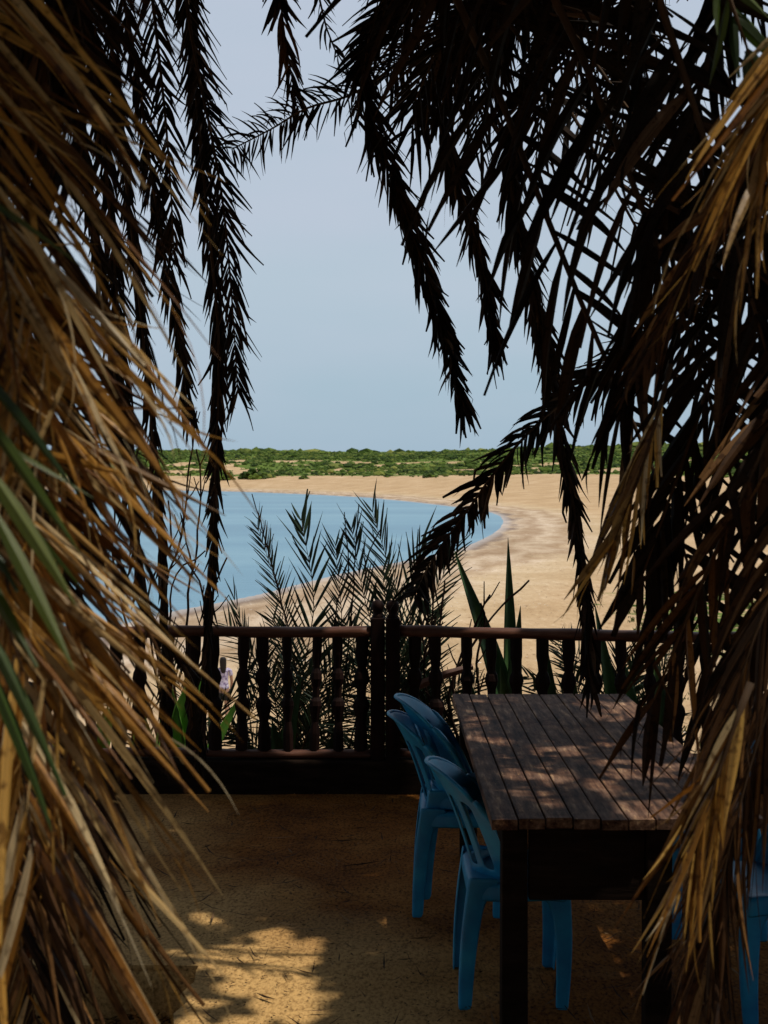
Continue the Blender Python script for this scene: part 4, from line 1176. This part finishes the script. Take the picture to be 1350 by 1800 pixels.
young_palm('young palm left of the paired posts, feather leaf standing above the rail', -.62, 8.9, [
    (552, 1060, 530, 915, 8.7, .42, 34, .022, 44, 20, .03), (500, 1080, 452, 925, 8.9, .22, 60, .008, 40, 24, .2), (600, 1130, 590, 960, 9.0, .26, 50, .010, 42, 22, .1),
    (470, 1190, 400, 1100, 8.8, .32, 40, .014, 50, 30, .2), (520, 1200, 480, 1090, 9.1, .3, 44, .012, 50, 30, .2), (610, 1230, 640, 1130, 8.8, .3, 44, .012, 50, 30, .2),
    (560, 1260, 540, 1180, 8.6, .28, 40, .012, 55, 35, .2)], low=8)
young_palm('young palm behind the paired posts with a fan of stiff upright leaflets', .18, 9.0, [
    (722, 1060, 738, 960, 8.9, .48, 30, .019, 34, 10, .0), (700, 1060, 655, 900, 9.1, .30, 50, .009, 40, 20, .1), (640, 1050, 618, 930, 9.0, .26, 46, .010, 44, 22, .1),
    (750, 1090, 800, 960, 8.8, .26, 50, .010, 46, 24, .2), (690, 1150, 672, 1010, 8.8, .30, 50, .011, 46, 26, .2), (740, 1180, 760, 1080, 8.7, .30, 44, .011, 50, 28, .2),
    (650, 1210, 610, 1100, 8.9, .30, 44, .011, 50, 30, .2), (700, 1240, 705, 1150, 8.7, .3, 44, .011, 50, 30, .2)])
young_palm('young palm low behind the left railing with dark pinnate leaves between the balusters', -1.35, 8.8, [
    (440, 1260, 470, 1120, 8.7, .30, 40, .014, 46, 26, .2), (330, 1260, 290, 1120, 8.9, .3, 40, .014, 50, 28, .2), (440, 1180, 412, 1055, 8.6, .26, 24, .016, 26, 12, .0)], low=1)
young_palm('young palm behind the right railing between the two standing agave blades', 1.45, 8.8, [
    (1040, 1200, 1000, 1130, 8.7, .26, 36, .014, 50, 28, .2), (1120, 1190, 1180, 1100, 8.7, .28, 36, .014, 50, 28, .2), (1000, 1230, 930, 1190, 8.6, .26, 36, .014, 50, 28, .3)])

def agave(label, x, y, leaves, mat=M_agave):
    """fleshy sword leaves: gutter section, wide low down and drawn to a spine"""
    y = y - .3; z0 = ground_z(x, y); t = thing('agave', label, 'agave', group='agaves behind the railing')
    for lf in leaves:
        (tx, ty, d, wd, bow) = lf; d = d - .3
        tip = P(tx, ty, d); base = Vector((x + random.uniform(-.05, .05), y + random.uniform(-.05, .05), z0 + .02))
        mid = base.lerp(tip, .5) + Vector((bow, 0, .06))
        C_ = spline([base, mid, tip], 13); mb = MB(); n = 7
        for i, c in enumerate(C_):
            u = i/12; T = (C_[min(i+1, 12)]-C_[max(i-1, 0)]).normalized()
            s = T.cross(Vector((.15, -1, .2))).normalized(); nn = s.cross(T)
            hw = wd*.95*(.75 + .5*math.sin(min(u*2.2, 1.57)))*(1-u**2.2)+.001
            for q in range(n):
                v = q/(n-1)*2-1
                mb.v.append(tuple(c + s*hw*v + nn*hw*(.45*v*v)))
            for q in range(n):
                v = 1-q/(n-1)*2
                mb.v.append(tuple(c + s*hw*v*.98 + nn*(hw*(.45*v*v) - hw*.30*(1-v*v) - .002)))
        for i in range(12):
            for q in range(2*n):
                a, c = i*2*n+q, i*2*n+(q+1) % (2*n); mb.face((a, c, c+2*n, a+2*n))
        mb.build('leaf', mat, t, smooth=True)
    settle(t, (x, y, z0))
random.seed(77)
agave('agave right of centre with two tall blades rising above the railing', .90, 9.0, [
    (798, 965, 8.8, .080, .05), (893, 945, 8.9, .060, -.02), (915, 1065, 8.6, .075, -.05), (960, 1130, 8.7, .11, .05), (820, 1180, 8.7, .12, -.1), (1010, 1190, 8.8, .12, .1), (880, 1170, 8.5, .10, 0), (760, 1250, 8.7, .1, -.1)])
agave('bright green agave at left seen low between the balusters', -1.42, 8.75, [
    (245, 1235, 8.6, .13, -.02), (300, 1200, 8.7, .13, .05), (340, 1180, 8.7, .11, 0), (376, 1120, 8.8, .06, .0), (430, 1210, 8.8, .05, .05), (270, 1290, 8.5, .14, -.05)], M_agave_lit)
agave('small agave with pale leaves low at left of the paired posts', -.62, 8.6, [
    (478, 1265, 8.5, .09, .03), (530, 1190, 8.6, .07, -.03), (600, 1260, 8.5, .09, .05), (460, 1290, 8.5, .08, -.05)])
agave('agave behind the right railing under the broad black leaflets', 1.62, 8.9, [
    (1045, 1060, 8.8, .06, 0), (1085, 1130, 8.8, .10, .03), (1150, 1150, 8.8, .12, .06), (1030, 1190, 8.7, .12, -.05), (1200, 1110, 8.8, .05, .05), (1090, 1200, 8.7, .13, -.02)])
agave('agave at the far left behind the tan palm leaves', -2.05, 8.9, [
    (190, 1240, 8.8, .12, .03), (165, 1260, 8.7, .10, -.05), (215, 1210, 8.8, .08, .03), (130, 1230, 8.8, .10, -.05)], M_agave_lit)

def bare_shrub(label, x, y, stems, r=.012):
    z0 = ground_z(x, y); t = thing('bare_shrub', label, 'bare shrub', group='leafless shrubs behind the railing')
    for pts, d, tw in stems:
        mb = MB(); w_ = [Vector((x, y, z0))] + [P(a, b, d) for a, b in pts]
        c = spline(w_, 26); n = len(c)
        c = [q + Vector((random.uniform(-1, 1), random.uniform(-1, 1), 0))*.006 for q in c]
        mb.tube(c, [r*(1-.6*i/n)*random.uniform(.85, 1.2) for i in range(n)], 6)
        for k in range(tw):
            i = random.randint(12, n-2); T = (c[i+1]-c[i]).normalized()
            D = (T + Vector((random.uniform(-1, 1), random.uniform(-.6, .6), random.uniform(-.2, .6)))*.9).normalized(); L = random.uniform(.04, .16)
            mb.tube([c[i], c[i]+D*L*.5, c[i]+D*L+Vector((0, 0, L*.2))], [r*.45, r*.35, r*.25], 5)
        mb.build('branch', M_twig, t)
    settle(t, (x, y, z0))
random.seed(88)
bare_shrub('leafless shrub at left whose tallest knobbly twig crosses the sea and sky', -1.25, 8.7, [
    ([(290, 1080), (318, 950), (330, 850), (346, 722)], 8.5, 14), ([(330, 1080), (345, 970), (352, 850), (346, 790)], 8.6, 6), ([(260, 1080), (300, 960), (296, 880)], 8.6, 6),
    ([(360, 1090), (335, 990), (318, 905)], 8.5, 6), ([(250, 1000), (232, 850), (258, 740)], 8.7, 8), ([(370, 1080), (398, 980)], 8.5, 3), ([(300, 1060), (360, 968)], 8.6, 2), ([(210, 1050), (200, 930), (212, 745)], 8.8, 6)], .012)
bare_shrub('thin leafless shrub between the two young palms with one tall straight twig', -.35, 8.9, [
    ([(618, 1080), (624, 980), (632, 886)], 8.8, 8), ([(500, 1080), (470, 960), (442, 868)], 8.8, 14), ([(590, 1090), (612, 1010), (606, 900)], 8.8, 8), ([(660, 1090), (640, 1000), (670, 930)], 8.9, 8)], .008)
bare_shrub('leafless forked shrub in front of the tall agave blades', .85, 8.75, [
    ([(800, 1230), (836, 1100), (862, 1045)], 8.5, 6), ([(790, 1250), (850, 1105), (930, 1020)], 8.5, 1), ([(770, 1220), (775, 1080), (782, 1020)], 8.6, 6), ([(755, 1230), (758, 1100), (764, 1000)], 8.6, 6),
    ([(730, 1240), (760, 1130), (740, 1070)], 8.6, 6), ([(840, 1200), (852, 1100), (846, 1060)], 8.5, 3)], .013)
bare_shrub('leafless shrub tangle low behind the right railing', 1.75, 8.7, [
    ([(1080, 1220), (1120, 1120), (1150, 980)], 8.6, 10), ([(1150, 1220), (1160, 1100), (1210, 1020)], 8.6, 10), ([(1180, 1230), (1240, 1130)], 8.6, 8)], .009)

# driftwood plank lying behind the railing
dp = MB(); a, b = P(735, 1205, 8.35), P(830, 1172, 8.45)
dp.tube([a, a.lerp(b, .5)+Vector((0, 0, .01)), b], [.03, .028, .022], 6)
tag(dp.build('fallen_branch', M_railwood), 'reddish dead branch lying across behind the first balusters right of the posts', 'branch')

# grass on the sand to the right
gm = MB(); random.seed(91)
for k in range(2600):
    if k < 1500: x, y = random.uniform(5, 26), random.uniform(24, 62)
    else: x, y = random.uniform(1.2, 8), random.uniform(10.5, 22)
    if k < 1500 and (x - 3) / y < .12: continue
    if noise.noise(Vector((x*.35, y*.2, 2))) < -.02: continue
    z = ground_z(x, y)
    hgt = random.uniform(.08, .28)
    for j in range(6):
        a = random.uniform(0, 6.28); r = random.uniform(0, .14); q = Vector((x + r*math.cos(a), y + r*math.sin(a), z-.02))
        leaflet(gm, q, Vector((random.uniform(-.6, .6), random.uniform(-.6, .6), 1)), hgt, .03, .1, 0, .1, 2, .2)
tag(gm.build('beach_grass', M_green), 'patchy yellow green grass on the sand at right', 'grass', kind='stuff')

M_peb = leaf_mat('shells_and_weed', [(0, (.05, .035, .025)), (.45, (.16, .11, .08)), (.6, (.5, .45, .4)), (1, (.72, .69, .66))], trans=0, rough=.8, spec=.2, spots=False)
pb = MB(); random.seed(92)
for k in range(7000):
    th_ = random.uniform(-.16, .34); r_ = random.uniform(15, 105); x, y = r_*math.sin(th_), r_*math.cos(th_)
    if noise.noise(Vector((x*.25, y*.10, 3))) + random.uniform(-.5, .2) < -.05: continue
    if signed_dist(np.array([x]), np.array([y]))[0] < 1: continue
    z = ground_z(x, y); q = random.uniform(.012, .040)*(1 if random.random() < .95 else 1.8); a = random.uniform(0, 6.28); b = len(pb.v)
    for j in range(5):
        t_ = a + j*1.257; pb.v.append((x + q*random.uniform(.7, 1.8)*math.cos(t_), y + q*random.uniform(.7, 1.3)*math.sin(t_), z))
    pb.v.append((x, y, z + q*random.uniform(.25, .5)))
    for j in range(5): pb.face((b+j, b+(j+1) % 5, b+5))
tag(pb.build('beach_wrack', M_peb), 'shells, pebbles and bits of dried weed scattered over the sand', 'beach litter', kind='stuff')

# ------------------------------------------------------------------ person walking on the beach
def skin_mat(name, c, rough=.6):
    return noise_mat(name, [(.3, tuple(v*.85 for v in c)), (.7, c)], scale=12, rough=rough, bump=.1, spec=.25)
M_skin = skin_mat('skin', (.36, .20, .13)); M_hair = skin_mat('dark_hair', (.012, .009, .008)); M_top = noise_mat('lilac_patterned_top', [(.42, (.16, .12, .24)), (.5, (.42, .38, .52)), (.7, (.60, .56, .68))], scale=22, detail=3, bump=.1)
M_short = skin_mat('dark_shorts', (.012, .014, .016), .8)
def skinned(name, joints, edges, mat, parent, sub=2, root=0):
    me = bpy.data.meshes.new(name); me.from_pydata([j[0] for j in joints], edges, []); o = bpy.data.objects.new(name, me); COL.objects.link(o)
    if parent: o.parent = parent
    me.materials.append(mat)
    sk = o.modifiers.new('skin', 'SKIN'); sk.use_smooth_shade = True
    sl = me.skin_vertices[0].data if me.skin_vertices else None
    if sl is None:
        me.skin_vertices.new() if hasattr(me.skin_vertices, 'new') else None
        sl = me.skin_vertices[0].data
    for i, j in enumerate(joints): sl[i].radius = j[1] if isinstance(j[1], tuple) else (j[1], j[1]); sl[i].use_root = (i == root)
    sb = o.modifiers.new('sub', 'SUBSURF'); sb.levels = sub; sb.render_levels = sub
    return o
pd = 31.4; pp = P(392, 1298, pd); pz = ground_z(pp.x, pp.y) - .035
per = thing('person', 'person with long dark hair, lilac top and dark shorts beyond the left railing', 'person', (pp.x, pp.y, pz), math.radians(12))
body_j = [((0, 0, .90), (.135, .095)), ((0, .01, 1.06), (.115, .08)), ((0, .0, 1.25), (.135, .09)), ((0, 0, 1.36), (.09, .06)), ((0, .0, 1.42), (.045, .045)), ((0, -.01, 1.50), (.065, .07)), ((0, -.01, 1.58), (.072, .085)), ((0, -.01, 1.64), (.045, .05)),
    ((-.17, 0, 1.34), (.045, .045)), ((-.22, .01, 1.08), (.036, .036)), ((-.21, -.08, .86), (.026, .028)), ((-.21, -.11, .80), (.02, .03)),
    ((.17, 0, 1.34), (.045, .045)), ((.21, .02, 1.08), (.036, .036)), ((.20, .10, .87), (.026, .028)), ((.20, .13, .81), (.02, .03)),
    ((-.085, 0, .82), (.085, .085)), ((-.09, .10, .47), (.052, .055)), ((-.09, .06, .08), (.040, .042)), ((-.09, .14, .035), (.042, .034)), ((-.09, .21, .02), (.036, .022)),
    ((.085, 0, .82), (.085, .085)), ((.09, -.04, .47), (.052, .055)), ((.09, -.13, .08), (.040, .042)), ((.09, -.05, .035), (.042, .034)), ((.09, .02, .02), (.036, .022))]
skinned('body', body_j, [(0,1),(1,2),(2,3),(3,4),(4,5),(5,6),(6,7),(3,8),(8,9),(9,10),(10,11),(3,12),(12,13),(13,14),(14,15),(0,16),(16,17),(17,18),(18,19),(19,20),(0,21),(21,22),(22,23),(23,24),(24,25)], M_skin, per)
# fingers as short chains from each palm
for sx_, hx in ((-1, (-.21, -.11, .80)), (1, (.20, .13, .81))):
    for k in range(5):
        o_ = Vector(hx) + Vector((0, (k-2)*.016, -.01 if k else .01)); ln = (.04, .07, .078, .072, .055)[k]
        skinned('finger', [(tuple(o_), .009), (tuple(o_ + Vector((-sx_*.008, 0, -ln*.6))), .008), (tuple(o_ + Vector((-sx_*.02, .002, -ln))), .006)], [(0, 1), (1, 2)], M_skin, per, 1)
skinned('hair', [((0, -.045, 1.66), (.06, .06)), ((0, -.055, 1.60), (.088, .075)), ((0, -.075, 1.50), (.085, .05)), ((0.0, -.09, 1.38), (.075, .035)), ((0.01, -.085, 1.28), (.05, .025))], [(0,1),(1,2),(2,3),(3,4)], M_hair, per)
skinned('top', [((0, .01, .88), (.165, .125)), ((0, .01, .96), (.155, .118)), ((0, .01, 1.08), (.128, .093)), ((0, 0, 1.25), (.150, .105)), ((0, 0, 1.35), (.10, .07)), ((-.165, 0, 1.335), (.058, .058)), ((-.20, .005, 1.19), (.055, .055)), ((.165, 0, 1.335), (.058, .058)), ((.195, .01, 1.19), (.055, .055))],
        [(0,1),(1,2),(2,3),(3,4),(4,5),(5,6),(4,7),(7,8)], M_top, per)
skinned('shorts', [((0, .005, .95), (.165, .125)), ((-.085, .005, .82), (.125, .125)), ((-.09, .045, .60), (.105, .105)), ((.085, -.005, .82), (.125, .125)), ((.09, -.02, .60), (.105, .105))], [(0,1),(1,2),(0,3),(3,4)], M_short, per)
